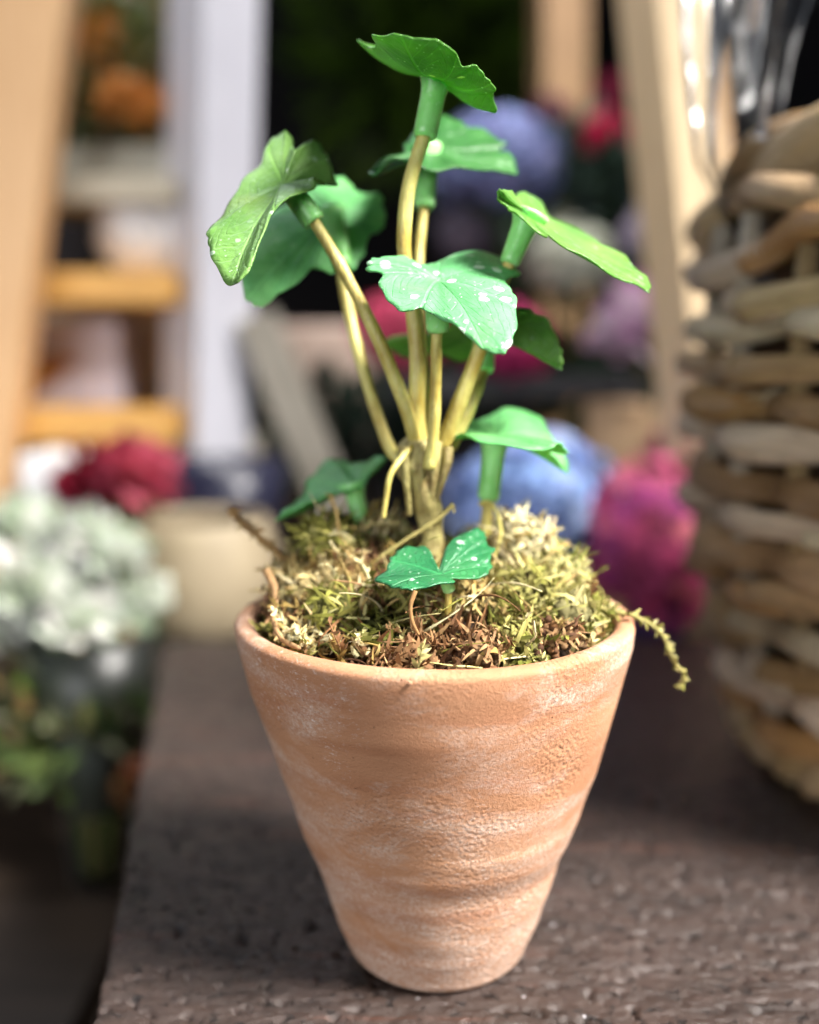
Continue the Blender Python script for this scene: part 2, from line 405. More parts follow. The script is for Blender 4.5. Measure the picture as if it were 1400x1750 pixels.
# ------------------------------------------------------------------ plant
plant = thing('potted_plant', (0, 0, 7.2), 'small plant with speckled lobed green leaves on yellow stalks, standing in the mossy terracotta pot', 'plant')
def L2(X, Y): return (600 + X / 2.642, 30 + Y / 2.642)
def L1(X, Y): return (340 + X / 3.5, 30 + Y / 3.5)
def L3(X, Y): return (460 + X / 2.593, 660 + Y / 2.593)
def leaf(loop, hub, conv, mat, bulge=0.1, up=V((0, 0, 1)), ruffle=0.03, name='leaf', n=176, rings=14, seed=0):
    pts = [P(*conv(a, b), y) for a, b, y in loop]; h = P(*conv(hub[0], hub[1]), hub[2])
    edge = catmull(pts, n, True); vs = [h]; uvs = [(0, 0)]; fs = []
    for r in range(1, rings + 1):
        t = r / rings
        for i in range(n):
            e = edge[i]; d = e - h
            q = h + d * t + up * (bulge * math.sin(math.pi * min(1, t)) * d.length / 1.5)
            ph = i / n * 2 * math.pi
            q += up * (0.013 * math.sin(ph * 9 + seed) * t * (1.1 - t) * d.length)
            q += up * (0.05 * N.noise(V((q.x * 1.6, q.y * 1.6, q.z * 1.6 + seed)))) * t
            if r >= rings - 1:
                k = (r - rings + 2) / 2
                q += (d.normalized() * (0.022 * math.sin(ph * 29 + 2 * math.sin(ph * 5 + seed))) + up * ruffle * math.sin(ph * 13 + seed)) * k
            vs.append(q); uvs.append((i / n, t))
    for i in range(n): fs.append((0, 1 + i, 1 + (i + 1) % n))
    for r in range(rings - 1):
        for i in range(n):
            a = 1 + r * n; fs.append((a + i, a + n + i, a + n + (i + 1) % n, a + (i + 1) % n))
    mb = MB(); mb.add(vs, fs)
    o = mb.build(name, mat, plant, True, uvs=uvs, solid=0.035); return o, h
def stalk(pts, r0, r1=None, name='stalk', mat=None, n=14, wob=0.012, parent=None):
    q = catmull(pts, 28); r1 = r1 or r0; rr = []
    for i in range(len(q)):
        t = i / (len(q) - 1); rr.append(lerp(r0, r1, t) * (1 + 0.10 * N.noise(q[i] * 1.7) + 0.05 * N.noise(q[i] * 5)))
        q[i] = q[i] + V((N.noise(q[i] * 1.3 + V((9, 0, 0))), N.noise(q[i] * 1.3 + V((0, 5, 0))), 0)) * wob
    mb = MB(); mb.tube(q, rr, n); return mb.build(name, mat or STEM, parent or plant)
def collar(a, b, ra, rb, flare=0.0):
    # sleeve from a (leaf end) to b (stalk end)
    q = [a.lerp(b, t / 14) for t in range(15)]
    rr = [lerp(ra, rb, t / 14) + flare * max(0, 1 - t / 5) ** 2 for t in range(15)]
    rr[-1] *= 0.86; q.append(b + (a - b).normalized() * 0.05); rr.append(rb * 0.6)
    mb = MB(); mb.tube(q, rr, 20); return mb.build('sleeve', COLLAR, plant)

mA = m_leaf('leaf_olive_green', srgb(92, 140, 62), srgb(128, 172, 92), 0.55, 0.36, 0.30)
mB = m_leaf('leaf_mid_green', srgb(88, 168, 94), srgb(132, 210, 134), 0.2, 0.36, 0.38)
mC = m_leaf('leaf_deep_green', srgb(72, 126, 50), srgb(106, 166, 74), 0.6, 0.34, 0.5)
mD = m_leaf('leaf_dark_green', srgb(40, 96, 42), srgb(64, 128, 60), 0.25, 0.38, 0.3)
mF = m_leaf('leaf_mint_green', srgb(92, 172, 104), srgb(122, 198, 134), 1.0, 0.34, 0.22, 0.11)  # lighter mint: sky gloss on the lit leaf put into its colour
mK = m_leaf('leaf_blue_green', srgb(24, 94, 56), srgb(50, 126, 76), 0.6, 0.32, 0.10)
mE = m_leaf('leaf_bright_green', srgb(84, 138, 52), srgb(120, 176, 80), 0.3, 0.34, 0.35)

# leaf A, upper left, folded, seen from its face
leaf([(520, 690, 1.2), (548, 715, 1.2), (560, 760, .9), (572, 800, .4), (610, 760, .6), (660, 740, .9), (705, 745, 1.1), (745, 795, 1.1), (785, 865, 1.0), (795, 915, .9), (822, 985, .8), (808, 1008, .6), (768, 1000, .4), (735, 978, .1), (700, 966, -.2), (690, 1012, -.4), (600, 1050, -.8), (535, 1090, -1.0), (445, 1146, -1.3),
      (410, 1240, -1.7), (370, 1340, -2.0), (300, 1480, -2.4), (250, 1565, -2.5), (205, 1594, -2.4), (148, 1572, -2.2), (100, 1480, -1.9), (62, 1390, -1.6), (50, 1325, -1.4), (62, 1280, -1.2), (115, 1195, -.8), (200, 1080, -.3), (265, 985, .1), (350, 890, .5), (398, 800, .8), (440, 730, 1.1), (485, 696, 1.2)],
     (505, 1000, -.05), L1, mA, 0.05, V((-.5, -.6, .6)).normalized(), 0.03, seed=1)
a0 = P(*L1(555, 1040), -.1); a1 = P(*L1(695, 1225), -.15); collar(a0, a1, .22, .235)
stalk([a1 + (a0 - a1) * .1, P(580, 450, -.25), P(628, 540, -.3), P(668, 630, -.3), P(700, 715, -.25), P(716, 775, -.15)], .105, .15)
# leaf B, behind A
leaf([(670, 1030, 3.0), (740, 980, 3.2), (830, 960, 3.4), (890, 978, 3.4), (945, 1052, 3.1), (1000, 1052, 3.3), (1060, 1050, 3.4), (1102, 1082, 3.4), (1090, 1115, 3.3), (1112, 1160, 3.2), (1108, 1235, 3.0), (1070, 1292, 2.8), (1008, 1312, 2.5), (1000, 1385, 2.3), (960, 1450, 2.1), (900, 1520, 1.8), (800, 1530, 1.5), (700, 1495, 1.2), (620, 1560, 1.0), (540, 1612, .8), (470, 1662, .6), (400, 1712, .5), (335, 1724, .4), (280, 1670, .5), (256, 1560, .8), (300, 1420, 1.3), (380, 1270, 1.9), (430, 1180, 2.3), (560, 1090, 2.8)],
     (800, 1165, 2.3), L1, mB, 0.06, V((0, .6, .8)).normalized(), seed=2)
b0 = P(*L1(795, 1150), 2.2); b1 = P(*L1(858, 1500), 1.6); collar(b0, b1, .27, .21)
stalk([b1 + (b0 - b1) * .1, P(590, 500, 1.5), P(610, 590, 1.2), P(636, 680, .9), P(668, 768, .5), P(705, 800, .2)], .12, .125)
# leaf C, the top one
leaf([(95, 72, -1.6), (180, 84, -2.0), (280, 90, -2.2), (400, 110, -2.2), (462, 150, -2.0), (497, 210, -1.6), (560, 216, -1.5), (612, 262, -1.3), (650, 325, -1.1), (637, 345, -.9), (655, 425, -.5), (600, 395, -.1), (560, 372, .3), (460, 322, .9), (400, 250, 1.5), (250, 175, 1.6), (130, 130, 1.1), (30, 110, .6), (60, 122, .1), (115, 132, -.5), (108, 105, -1.1)],
     (385, 268, 0), L2, mC, -0.14, V((0, 0, 1)), 0.02, seed=3)
c0 = P(*L2(388, 262), 0); c1 = P(*L2(332, 545), -.1); collar(c0, c1, .235, .225, .11)
stalk([c1 + (c0 - c1) * .1, P(703, 300, -.15), P(692, 370, -.2), P(692, 440, -.2), P(706, 530, -.2), P(714, 620, -.2), P(712, 700, -.15), P(718, 775, -.1)], .13, .165)
# leaf D, behind the top one
leaf([(85, 690, 1.0), (150, 640, 1.4), (240, 612, 2.0), (238, 580, 2.6), (275, 540, 3.0), (340, 480, 3.6), (400, 450, 3.8), (460, 452, 3.8), (512, 492, 3.6), (560, 500, 3.7), (640, 530, 3.6), (702, 568, 3.4), (670, 600, 3.2), (718, 622, 3.0), (748, 700, 2.6), (640, 688, 2.0), (500, 680, 1.4), (380, 682, 1.0), (280, 660, .9), (230, 640, .8), (150, 670, .7), (95, 722, .7)],
     (350, 585, 2.3), L2, mD, -0.05, V((0, 0, 1)), seed=4)
d0 = P(*L2(352, 575), 2.2); d1 = P(*L2(330, 862), 1.9); collar(d0, d1, .22, .22, .06)
stalk([d1 + (d0 - d1) * .1, P(716, 440, 1.6), P(720, 560, 1.1), P(726, 680, .6), P(730, 780, .3)], .10, .12)
# leaf E, upper right
leaf([(680, 770, -1.2), (662, 790, -1.1), (672, 822, -1.0), (705, 852, -.9), (722, 870, -1.1), (760, 905, -1.3), (870, 990, -1.4), (900, 996, -1.4), (1000, 1060, -1.5), (1130, 1140, -1.4), (1250, 1200, -1.1), (1335, 1230, -.7), (1350, 1214, -.5), (1320, 1160, 0), (1250, 1100, .4), (1200, 1060, .8), (1131, 1046, .9), (1110, 1010, 1.1), (1020, 958, 1.3), (900, 895, 1.5), (860, 850, 1.6), (820, 806, 1.4), (762, 790, 1.0), (745, 800, .2), (715, 780, -.6)],
     (800, 890, 0), L2, mE, -0.02, V((.35, 0, 1)).normalized(), 0.02, seed=5)
e0 = P(*L2(808, 885), 0); e1 = P(*L2(712, 1115), -.1); collar(e0, e1, .26, .19, .13)
stalk([e1 + (e0 - e1) * .1, P(860, 480, -.15), P(838, 540, -.2), P(815, 610, -.2), P(788, 680, -.2), P(756, 765, -.1)], .12, .17)
# leaf F, big speckled front leaf
leaf([(72, 1112, -1.2), (100, 1088, -1.1), (160, 1076, -.9), (240, 1080, -.6), (300, 1108, -.4), (350, 1122, -.1), (410, 1096, .4), (480, 1074, .7), (600, 1056, .8), (680, 1088, .5), (758, 1142, -.1), (752, 1168, -.4), (700, 1192, -.9), (735, 1245, -1.6), (747, 1320, -2.2), (745, 1400, -2.8), (720, 1482, -3.2), (680, 1515, -3.3), (600, 1500, -3.2), (540, 1452, -3.0), (470, 1398, -2.7), (400, 1352, -2.4), (320, 1312, -2.2), (240, 1320, -2.2), (170, 1282, -2.0), (128, 1210, -1.7), (138, 1160, -1.5), (80, 1142, -1.3)],
     (390, 1190, -1.0), L2, mF, 0.10, V((0, -.4, .9)).normalized(), 0.02, seed=6)
f0 = P(*L2(385, 1210), -1.0); f1 = P(*L2(392, 1420), -.85); collar(f0, f1, .23, .215)
stalk([f1 + (f0 - f1) * .1, P(746, 600, -.8), P(745, 660, -.7), P(741, 730, -.6), P(735, 800, -.5)], .10, .115)
# leaf G, behind F to the right, with its far lobes showing between the stalks
leaf([(745, 1318, .3), (830, 1338, .2), (908, 1398, 0), (950, 1500, -.2), (952, 1582, -.2), (925, 1565, 0), (900, 1530, .2), (830, 1442, .7), (745, 1446, 1.3), (640, 1500, 2.0), (510, 1545, 2.6), (420, 1525, 2.8), (330, 1510, 2.8), (260, 1530, 2.9), (180, 1500, 2.9), (150, 1470, 2.8), (200, 1440, 2.6), (280, 1445, 2.2), (400, 1420, 1.6), (560, 1340, .9)],
     (600, 1440, .9), L2, mE, 0.05, V((0, 0, 1)), 0.02, seed=7)
g0 = P(*L2(600, 1440), .9); g1 = P(*L2(598, 1600), .7); collar(g0, g1, .22, .22)
stalk([g1 + (g0 - g1) * .1, P(815, 665, .5), P(798, 705, .3), P(768, 765, .1)], .12, .16)
# leaf I, right above the moss
leaf([(780, 242, .2), (808, 216, .5), (784, 192, .6), (796, 180, .7), (850, 200, .9), (868, 165, 1.2), (870, 138, 1.5), (905, 148, 1.7), (940, 148, 2.0), (980, 128, 2.4), (1060, 106, 2.7), (1150, 112, 2.6), (1205, 150, 2.3), (1245, 215, 1.9), (1300, 290, 1.3), (1325, 380, .9), (1280, 330, .6), (1250, 292, .3), (1315, 300, -.3), (1318, 285, -.5), (1285, 258, -.7), (1220, 284, -.9), (1060, 266, -1.0), (940, 240, -.8), (850, 222, -.3), (800, 246, 0)],
     (1000, 222, .6), L3, mB, 0.05, V((0, 0, 1)), 0.02, seed=8)
i0 = P(*L3(1000, 240), .45); i1 = P(*L3(972, 505), .5); collar(i0, i1, .235, .225, .06)
stalk([i1 + (i0 - i1) * .1, P(830, 900, .5), P(826, 940, .45), P(824, 1000, .4)], .115, .12)
# leaf J, left above the moss
leaf([(32, 598, .8), (60, 558, 1.0), (110, 520, 1.3), (150, 488, 1.6), (170, 430, 2.1), (220, 360, 2.6), (280, 326, 2.9), (340, 335, 2.8), (352, 350, 2.5), (420, 334, 2.4), (480, 314, 2.2), (520, 322, 1.9), (470, 345, 1.6), (440, 400, 1.2), (410, 450, .8), (330, 472, .7), (250, 492, .6), (180, 512, .6), (120, 535, .6)],
     (385, 440, 1.3), L3, mB, -0.04, V((-.3, 0, 1)).normalized(), 0.02, seed=9)
j0 = P(*L3(370, 430), 1.2); j1 = P(*L3(418, 650), 1.1); collar(j0, j1, .20, .19, .12)
stalk([j1 + (j0 - j1) * .1, P(625, 930, 1.05), P(630, 980, 1.0)], .09, .09)
# leaf K, small dark leaf low at the front
leaf([(462, 862, -2.4), (520, 820, -2.1), (540, 762, -1.7), (592, 724, -1.4), (650, 710, -1.3), (700, 722, -1.4), (738, 790, -1.8), (752, 826, -2.1), (762, 790, -1.9), (800, 700, -1.4), (860, 652, -1.1), (930, 634, -1.0), (962, 660, -1.1), (962, 702, -1.3), (1002, 722, -1.4), (978, 762, -1.7), (986, 800, -1.9), (950, 850, -2.2), (850, 852, -2.4), (800, 858, -2.5), (822, 868, -2.6), (720, 890, -2.8), (620, 900, -2.9), (560, 892, -2.8), (505, 880, -2.6)],
     (758, 838, -2.2), L3, mK, 0.05, V((0, -.2, 1)).normalized(), 0.02, seed=10)
k0 = P(*L3(780, 850), -2.2); k1 = P(*L3(800, 905), -2.1); collar(k0, k1, .13, .12)
stalk([k1 + (k0 - k1) * .1, P(767, 1022, -2.1), P(766, 1050, -2.1)], .06, .06)
# small bare drooping stalk, crown
stalk([P(706, 762, -.3), P(690, 778, -.5), P(668, 810, -.8), P(660, 850, -.8), P(655, 885, -.8)], .07, .05)
cp = [P(718, 742, 0), P(720, 775, 0), P(724, 810, 0), P(728, 850, 0), P(735, 890, 0), P(740, 930, 0), P(742, 1000, 0)]
q = catmull(cp, 40); rr = []
for i, p in enumerate(q):
    t = i / 40; rr.append(interp([(0, .20), (.10, .44), (.22, .47), (.4, .40), (.55, .30), (.75, .22), (1, .2)], t) * (1 + .12 * N.noise(p * 2.5)))
mb = MB(); mb.tube(q, rr, 28)
mb.v = [tuple(V(v) + V((N.noise(V(v) * 2.2), N.noise(V(v) * 2.2 + V((9, 9, 9))), N.noise(V(v) * 3))) * 0.10) for v in mb.v]
mb.build('crown', CROWN, plant)
for (a, b, c, d) in ((692, 790, 700, 880), (745, 780, 735, 880), (765, 790, 745, 860), (720, 795, 722, 870)):
    stalk([P(a, b - 25, -.3), P(a, b, -.36), P((a + c) / 2, (b + d) / 2, -.34), P(c, d, -.2)], .12, .05, 'leaf_base', CROWN, n=10)

# ------------------------------------------------------------------ moss
GREEN = [srgb(124, 122, 54), srgb(152, 146, 82), srgb(98, 100, 38), srgb(176, 168, 112)]
STRAW = [srgb(194, 176, 124), srgb(170, 146, 92), srgb(212, 200, 156), srgb(146, 122, 68)]
BROWN = [srgb(112, 78, 48), srgb(140, 104, 70), srgb(86, 58, 38), srgb(160, 126, 88)]
def mound(x, y):
    r = min(1.0, math.hypot(x, y) / 3.55)
    h = 6.95 + 0.95 * (1 - r ** 2.2)
    h += 0.95 * max(0, 1 - math.hypot(x + 2.2, y - 1.0) / 2.0)
    h += 0.65 * max(0, 1 - math.hypot(x - 1.8, y - 1.0) / 1.8)
    h -= 0.42 * max(0, 1 - math.hypot(x - 0.1, y + 3.3) / 2.0)
    h += 0.5 * N.noise(V((x * 1.2, y * 1.2, 2))) + 0.30 * N.noise(V((x * 2.4, y * 2.4, 7)))
    return h
def jit(c, s=0.25):
    k = 1 + random.uniform(-s, s); return (c[0] * k, c[1] * k * random.uniform(.95, 1.05), c[2] * k)
def sprig(mb, p, d, L, pal, leafL=0.2, wd=0.035, dens=26, curl=None, stem_r=0.022, spread=1.0):
    d = d.normalized(); q = p.copy(); pts = []; n = 9
    bend = V((random.uniform(-1, 1), random.uniform(-1, 1), random.uniform(-1.0, .3))) * (0.9 if curl is None else curl)
    for i in range(n + 1):
        pts.append(q.copy()); q += d * (L / n); d = (d + bend / n).normalized()
        if q.z < mound(q.x, q.y) - 0.1 and math.hypot(q.x, q.y) < 3.6: q.z += 0.04
        rr_ = math.hypot(q.x, q.y)
        if rr_ > 3.45 and q.z < 7.6: q.x *= 3.45 / rr_; q.y *= 3.45 / rr_
    base = random.choice(pal)
    mb.tube(pts, [stem_r * (1 - .6 * i / n) for i in range(n + 1)], 5, jit(base, .15))
    for k in range(int(dens * L)):
        t = random.uniform(0.05, 1); f = t * n; j = min(int(f), n - 1); pp = pts[j].lerp(pts[j + 1], f - j)
        ax = (pts[j + 1] - pts[j]).normalized()
        a = random.uniform(0, 2 * math.pi); s = ax.orthogonal().normalized(); s = Matrix.Rotation(a, 3, ax) @ s
        dd = ax * random.uniform(.3, 1.2) + s * spread
        mb.blade(pp, dd.normalized(), (s.cross(ax) + ax * .3).normalized(), leafL * random.uniform(.5, 1.2) * (1 - .4 * t), wd * random.uniform(.6, 1.2), random.uniform(-1.2, 1.2), jit(base, .3))
def moss():
    mb = MB()
    # matted underlayer
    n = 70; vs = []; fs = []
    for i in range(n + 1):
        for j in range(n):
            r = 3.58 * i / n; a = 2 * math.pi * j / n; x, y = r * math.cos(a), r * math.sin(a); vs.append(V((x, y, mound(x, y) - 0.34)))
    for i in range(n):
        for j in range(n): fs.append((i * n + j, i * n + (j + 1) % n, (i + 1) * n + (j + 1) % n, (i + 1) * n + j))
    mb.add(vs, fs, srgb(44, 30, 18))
    wads = []
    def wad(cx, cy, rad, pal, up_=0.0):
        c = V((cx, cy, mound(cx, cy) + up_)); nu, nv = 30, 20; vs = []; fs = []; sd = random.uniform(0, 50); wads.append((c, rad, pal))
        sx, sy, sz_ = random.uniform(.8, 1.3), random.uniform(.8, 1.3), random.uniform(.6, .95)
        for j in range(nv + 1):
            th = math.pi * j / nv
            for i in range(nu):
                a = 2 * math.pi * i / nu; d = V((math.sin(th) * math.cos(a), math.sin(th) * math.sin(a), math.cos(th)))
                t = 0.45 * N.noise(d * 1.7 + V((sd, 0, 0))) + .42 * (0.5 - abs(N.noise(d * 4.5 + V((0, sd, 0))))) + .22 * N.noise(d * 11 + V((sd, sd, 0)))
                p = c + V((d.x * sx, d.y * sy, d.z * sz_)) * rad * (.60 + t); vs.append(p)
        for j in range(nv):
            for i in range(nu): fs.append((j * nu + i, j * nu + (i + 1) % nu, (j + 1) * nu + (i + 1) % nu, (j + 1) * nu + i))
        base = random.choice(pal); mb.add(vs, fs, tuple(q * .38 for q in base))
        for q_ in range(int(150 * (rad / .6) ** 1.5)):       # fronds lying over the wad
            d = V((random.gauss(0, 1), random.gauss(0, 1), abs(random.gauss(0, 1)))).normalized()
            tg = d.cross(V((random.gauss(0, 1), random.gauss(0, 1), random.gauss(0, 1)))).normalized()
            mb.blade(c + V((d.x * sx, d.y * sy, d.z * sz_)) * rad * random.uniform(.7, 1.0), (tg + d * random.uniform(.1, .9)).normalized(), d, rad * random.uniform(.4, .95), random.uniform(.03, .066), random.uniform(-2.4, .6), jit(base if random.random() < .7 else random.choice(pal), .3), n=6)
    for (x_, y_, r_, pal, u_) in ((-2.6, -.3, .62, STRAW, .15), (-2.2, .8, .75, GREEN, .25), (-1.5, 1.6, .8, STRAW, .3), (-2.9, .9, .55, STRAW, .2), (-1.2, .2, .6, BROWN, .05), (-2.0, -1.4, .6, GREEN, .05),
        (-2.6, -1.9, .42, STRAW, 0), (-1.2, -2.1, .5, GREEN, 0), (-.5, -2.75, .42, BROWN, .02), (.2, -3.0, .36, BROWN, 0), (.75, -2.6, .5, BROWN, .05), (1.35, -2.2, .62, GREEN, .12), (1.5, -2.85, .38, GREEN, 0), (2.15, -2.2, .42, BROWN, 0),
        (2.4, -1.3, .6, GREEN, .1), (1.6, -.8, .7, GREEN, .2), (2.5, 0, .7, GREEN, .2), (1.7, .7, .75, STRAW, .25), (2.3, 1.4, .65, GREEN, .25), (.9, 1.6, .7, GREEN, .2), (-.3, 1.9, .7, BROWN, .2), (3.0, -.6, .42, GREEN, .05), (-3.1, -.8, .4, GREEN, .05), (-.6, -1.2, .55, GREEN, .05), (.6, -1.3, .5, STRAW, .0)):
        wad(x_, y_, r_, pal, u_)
    # pale branching strands standing up at the sides and back
    for k in range(70):
        sx_ = -1 if k % 3 else 1; cx = sx_ * random.uniform(1.2, 3.1); cy = random.uniform(-1.0, 2.2); p = V((cx, cy, mound(cx, cy) + .25))
        d = V((random.uniform(-.9, .9), random.uniform(-.5, .3), random.uniform(.3, 1.0)))
        sprig(mb, p, d, random.uniform(.6, 1.3), STRAW if sx_ < 0 or random.random() < .4 else GREEN, random.uniform(.14, .3), random.uniform(.022, .04), 14, curl=1.5, stem_r=random.uniform(.028, .05))
    for k in range(460):
        r = 3.5 * math.sqrt(random.random()); a = random.uniform(0, 2 * math.pi); x, y = r * math.cos(a), r * math.sin(a)
        p = V((x, y, mound(x, y) - 0.12)); out = V((x, y, 0)) * .25
        d = V((random.uniform(-1, 1), random.uniform(-1, 1), random.uniform(.1, .9))) + out * .5
        c = N.noise(V((x * .8, y * .8, 11))) + random.uniform(-.3, .3)
        if y < -1.9 and abs(x - .1) < 1.5 and random.random() < .75: pal = BROWN
        elif x < -1.2: pal = STRAW if random.random() < .5 else (BROWN if random.random() < .35 else GREEN)
        elif x > .6: pal = GREEN if random.random() < .72 else (STRAW if random.random() < .5 else BROWN)
        else: pal = GREEN if c > .0 else (BROWN if c < -.15 else STRAW)
        sprig(mb, p, d, random.uniform(.4, 1.15), pal, random.uniform(.16, .34), random.uniform(.028, .06), random.choice((16, 24, 34)))
    # long loose fibres
    for k in range(230):
        r = 3.4 * math.sqrt(random.random()); a = random.uniform(0, 2 * math.pi); x, y = r * math.cos(a), r * math.sin(a)
        p = V((x, y, mound(x, y) + random.uniform(-.05, .15))); pts = [p]; d = V((random.uniform(-1, 1), random.uniform(-1, 1), random.uniform(-.1, .8))).normalized()
        b = V((random.uniform(-1, 1), random.uniform(-1, 1), random.uniform(-1.3, .2))) * 2.2; L = random.uniform(.5, 1.7)
        for i in range(10):
            p = p + d * L / 10; d = (d + b / 10).normalized()
            if p.z < mound(p.x, p.y) - .05: p.z = mound(p.x, p.y) - .05
            rr_ = math.hypot(p.x, p.y)
            if rr_ > 3.45: p.x *= 3.45 / rr_; p.y *= 3.45 / rr_
            pts.append(p.copy())
        mb.tube(pts, [random.uniform(.025, .06) * (1 - .07 * i) for i in range(11)], 5, jit(random.choice(random.choice((STRAW, STRAW, GREEN, BROWN))), .2), flat=.6)
    # curled dry petals and shreds in the front middle
    for (cx, cy, nn, pal, sz) in ((-.15, -2.9, 26, BROWN, .6), (.55, -3.05, 22, BROWN, .5), (-.75, -3.05, 18, BROWN, .42), (1.9, -2.4, 24, BROWN, .32), (.9, -2.6, 16, STRAW, .45), (-1.2, -2.7, 14, STRAW, .4), (-2.5, -.6, 26, STRAW, .6), (-2.2, .6, 22, STRAW, .65), (2.0, .2, 20, GREEN, .6), (1.5, -.9, 26, GREEN, .6)):
        for k in range(nn):
            p = V((cx, cy, mound(cx, cy) + .0)) + V((random.gauss(0, .14), random.gauss(0, .14), random.uniform(0, .12)))
            d = V((random.uniform(-1, 1), random.uniform(-1, .8), random.uniform(.1, 1.0))).normalized()
            mb.blade(p, d, V((random.uniform(-1, 1), random.uniform(-1, 1), 1)).normalized(), sz * random.uniform(.6, 1.2), random.uniform(.045, .095), random.uniform(-4, 4), jit(random.choice(pal), .3), n=9)
    for k in range(150):
        rr0 = 3.3 * math.sqrt(random.random()); a = random.uniform(0, 6.28); cx, cy = rr0 * math.cos(a), rr0 * math.sin(a)
        pal = (STRAW if cx < -.9 else GREEN) if random.random() < .7 else random.choice((BROWN, STRAW, GREEN)); sz = random.uniform(.35, .8); base = random.choice(pal)
        if cy < -2 and abs(cx) < 1.5: pal = BROWN; base = random.choice(BROWN)
        c0 = V((cx, cy, mound(cx, cy))); lean = V((random.uniform(-1, 1), random.uniform(-1, .5), random.uniform(.0, .5)))
        for q_ in range(random.randint(8, 16)):
            d = (V((random.gauss(0, 1), random.gauss(0, 1), random.gauss(0, .8))) * .8 + lean).normalized()
            mb.blade(c0 + d * .05, d, V((random.uniform(-1, 1), random.uniform(-1, 1), 1)).normalized(), sz * random.uniform(.6, 1.2), random.uniform(.035, .085), random.uniform(-4.5, 4.5), jit(base, .3), n=9)
    # crumbly lump at right front
    for k in range(60):
        p = V((1.75 + random.gauss(0, .28), -2.45 + random.gauss(0, .15), 0)); p.z = mound(p.x, p.y) + random.uniform(-.05, .18)
        s = random.uniform(.04, .09); mb.tube([p, p + V((s, 0, s * .5)), p + V((s * 1.5, s, 0))], [s * .7, s, s * .4], 6, jit(random.choice(BROWN), .3))
    o = mb.build('moss', MOSS); tag(o, 'dry straw and green moss heaped over the soil of the terracotta pot', 'moss', kind='stuff')
moss()
def twig(name, pts, rad, pal, label, cat, leaves=None):
    q = catmull(pts, 26); mb = MB()
    mb.tube(q, [rad * (1 - .55 * i / 26) * (1 + .3 * N.noise(p * 4)) for i, p in enumerate(q)], 7, jit(pal[0], .05))
    if leaves:
        cnt, L, wd = leaves
        for k in range(cnt):
            t = k / cnt; f = t * 25; j = int(f); pp = q[j].lerp(q[j + 1], f - j); ax = (q[j + 1] - q[j]).normalized()
            s = Matrix.Rotation(random.uniform(0, 6.28), 3, ax) @ ax.orthogonal().normalized()
            mb.blade(pp, (ax * .8 + s).normalized(), s.cross(ax), L * random.uniform(.6, 1.2) * (1.1 - .6 * t), wd * random.uniform(.8, 1.2), random.uniform(-.9, 1.2), jit(random.choice(pal), .2), n=4)
    o = mb.build(name, MOSS); tag(o, label, cat); return o
twig('moss_sprig', [P(900, 985, -.6), P(960, 1010, -.8), P(1030, 1040, -.9), P(1090, 1055, -.8), P(1132, 1085, -.7), P(1148, 1125, -.7), P(1172, 1158, -.7), P(1158, 1178, -.75)], .055,
     [srgb(148, 140, 84), srgb(132, 128, 62), srgb(176, 168, 116)], 'knobbly moss sprig hanging over the right rim of the terracotta pot', 'moss sprig', (78, .26, .055))
twig('twig', [P(925, 928, .9), P(945, 924, .8), P(962, 960, .6), P(988, 1000, .3), P(1010, 1022, .1)], .05, [srgb(170, 156, 100)], 'thin straw twig poking up behind the moss at the right of the pot', 'twig')
twig('twig', [P(395, 868, 1.2), P(410, 890, 1.1), P(440, 915, 1.0), P(470, 940, .9), P(500, 980, .7)], .10, [srgb(158, 126, 84), srgb(180, 158, 110), srgb(136, 104, 66)], 'frayed brown twig sticking out at the left of the moss', 'twig', (30, .35, .05))
twig('twig', [P(820, 862, .3), P(836, 858, .2), P(850, 878, .1), P(856, 910, 0), P(848, 945, -.1), P(835, 990, -.2)], .045, [srgb(204, 190, 110)], 'arching yellow tendril in front of the right low leaf', 'tendril')
twig('twig', [P(775, 862, -.3), P(745, 890, -.4), P(690, 925, -.5), P(640, 960, -.6), P(600, 1000, -.7)], .05, [srgb(150, 140, 84)], 'long yellow-green stem lying slanted across the foot of the plant', 'twig', (10, .2, .03))
twig('twig', [P(455, 975, -.8), P(470, 1010, -1.1), P(468, 1055, -1.6), P(480, 1090, -2.1), P(512, 1108, -2.55)], .085, [srgb(166, 134, 92), srgb(150, 118, 80)], 'curved brown twig lying over the moss at the left front', 'twig', (12, .25, .05))
twig('twig', [P(710, 1010, -2.9), P(702, 1035, -3.0), P(705, 1062, -3.05), P(716, 1085, -3.1)], .05, [srgb(150, 112, 72)], 'short dry brown stem under the small dark front leaf', 'twig')

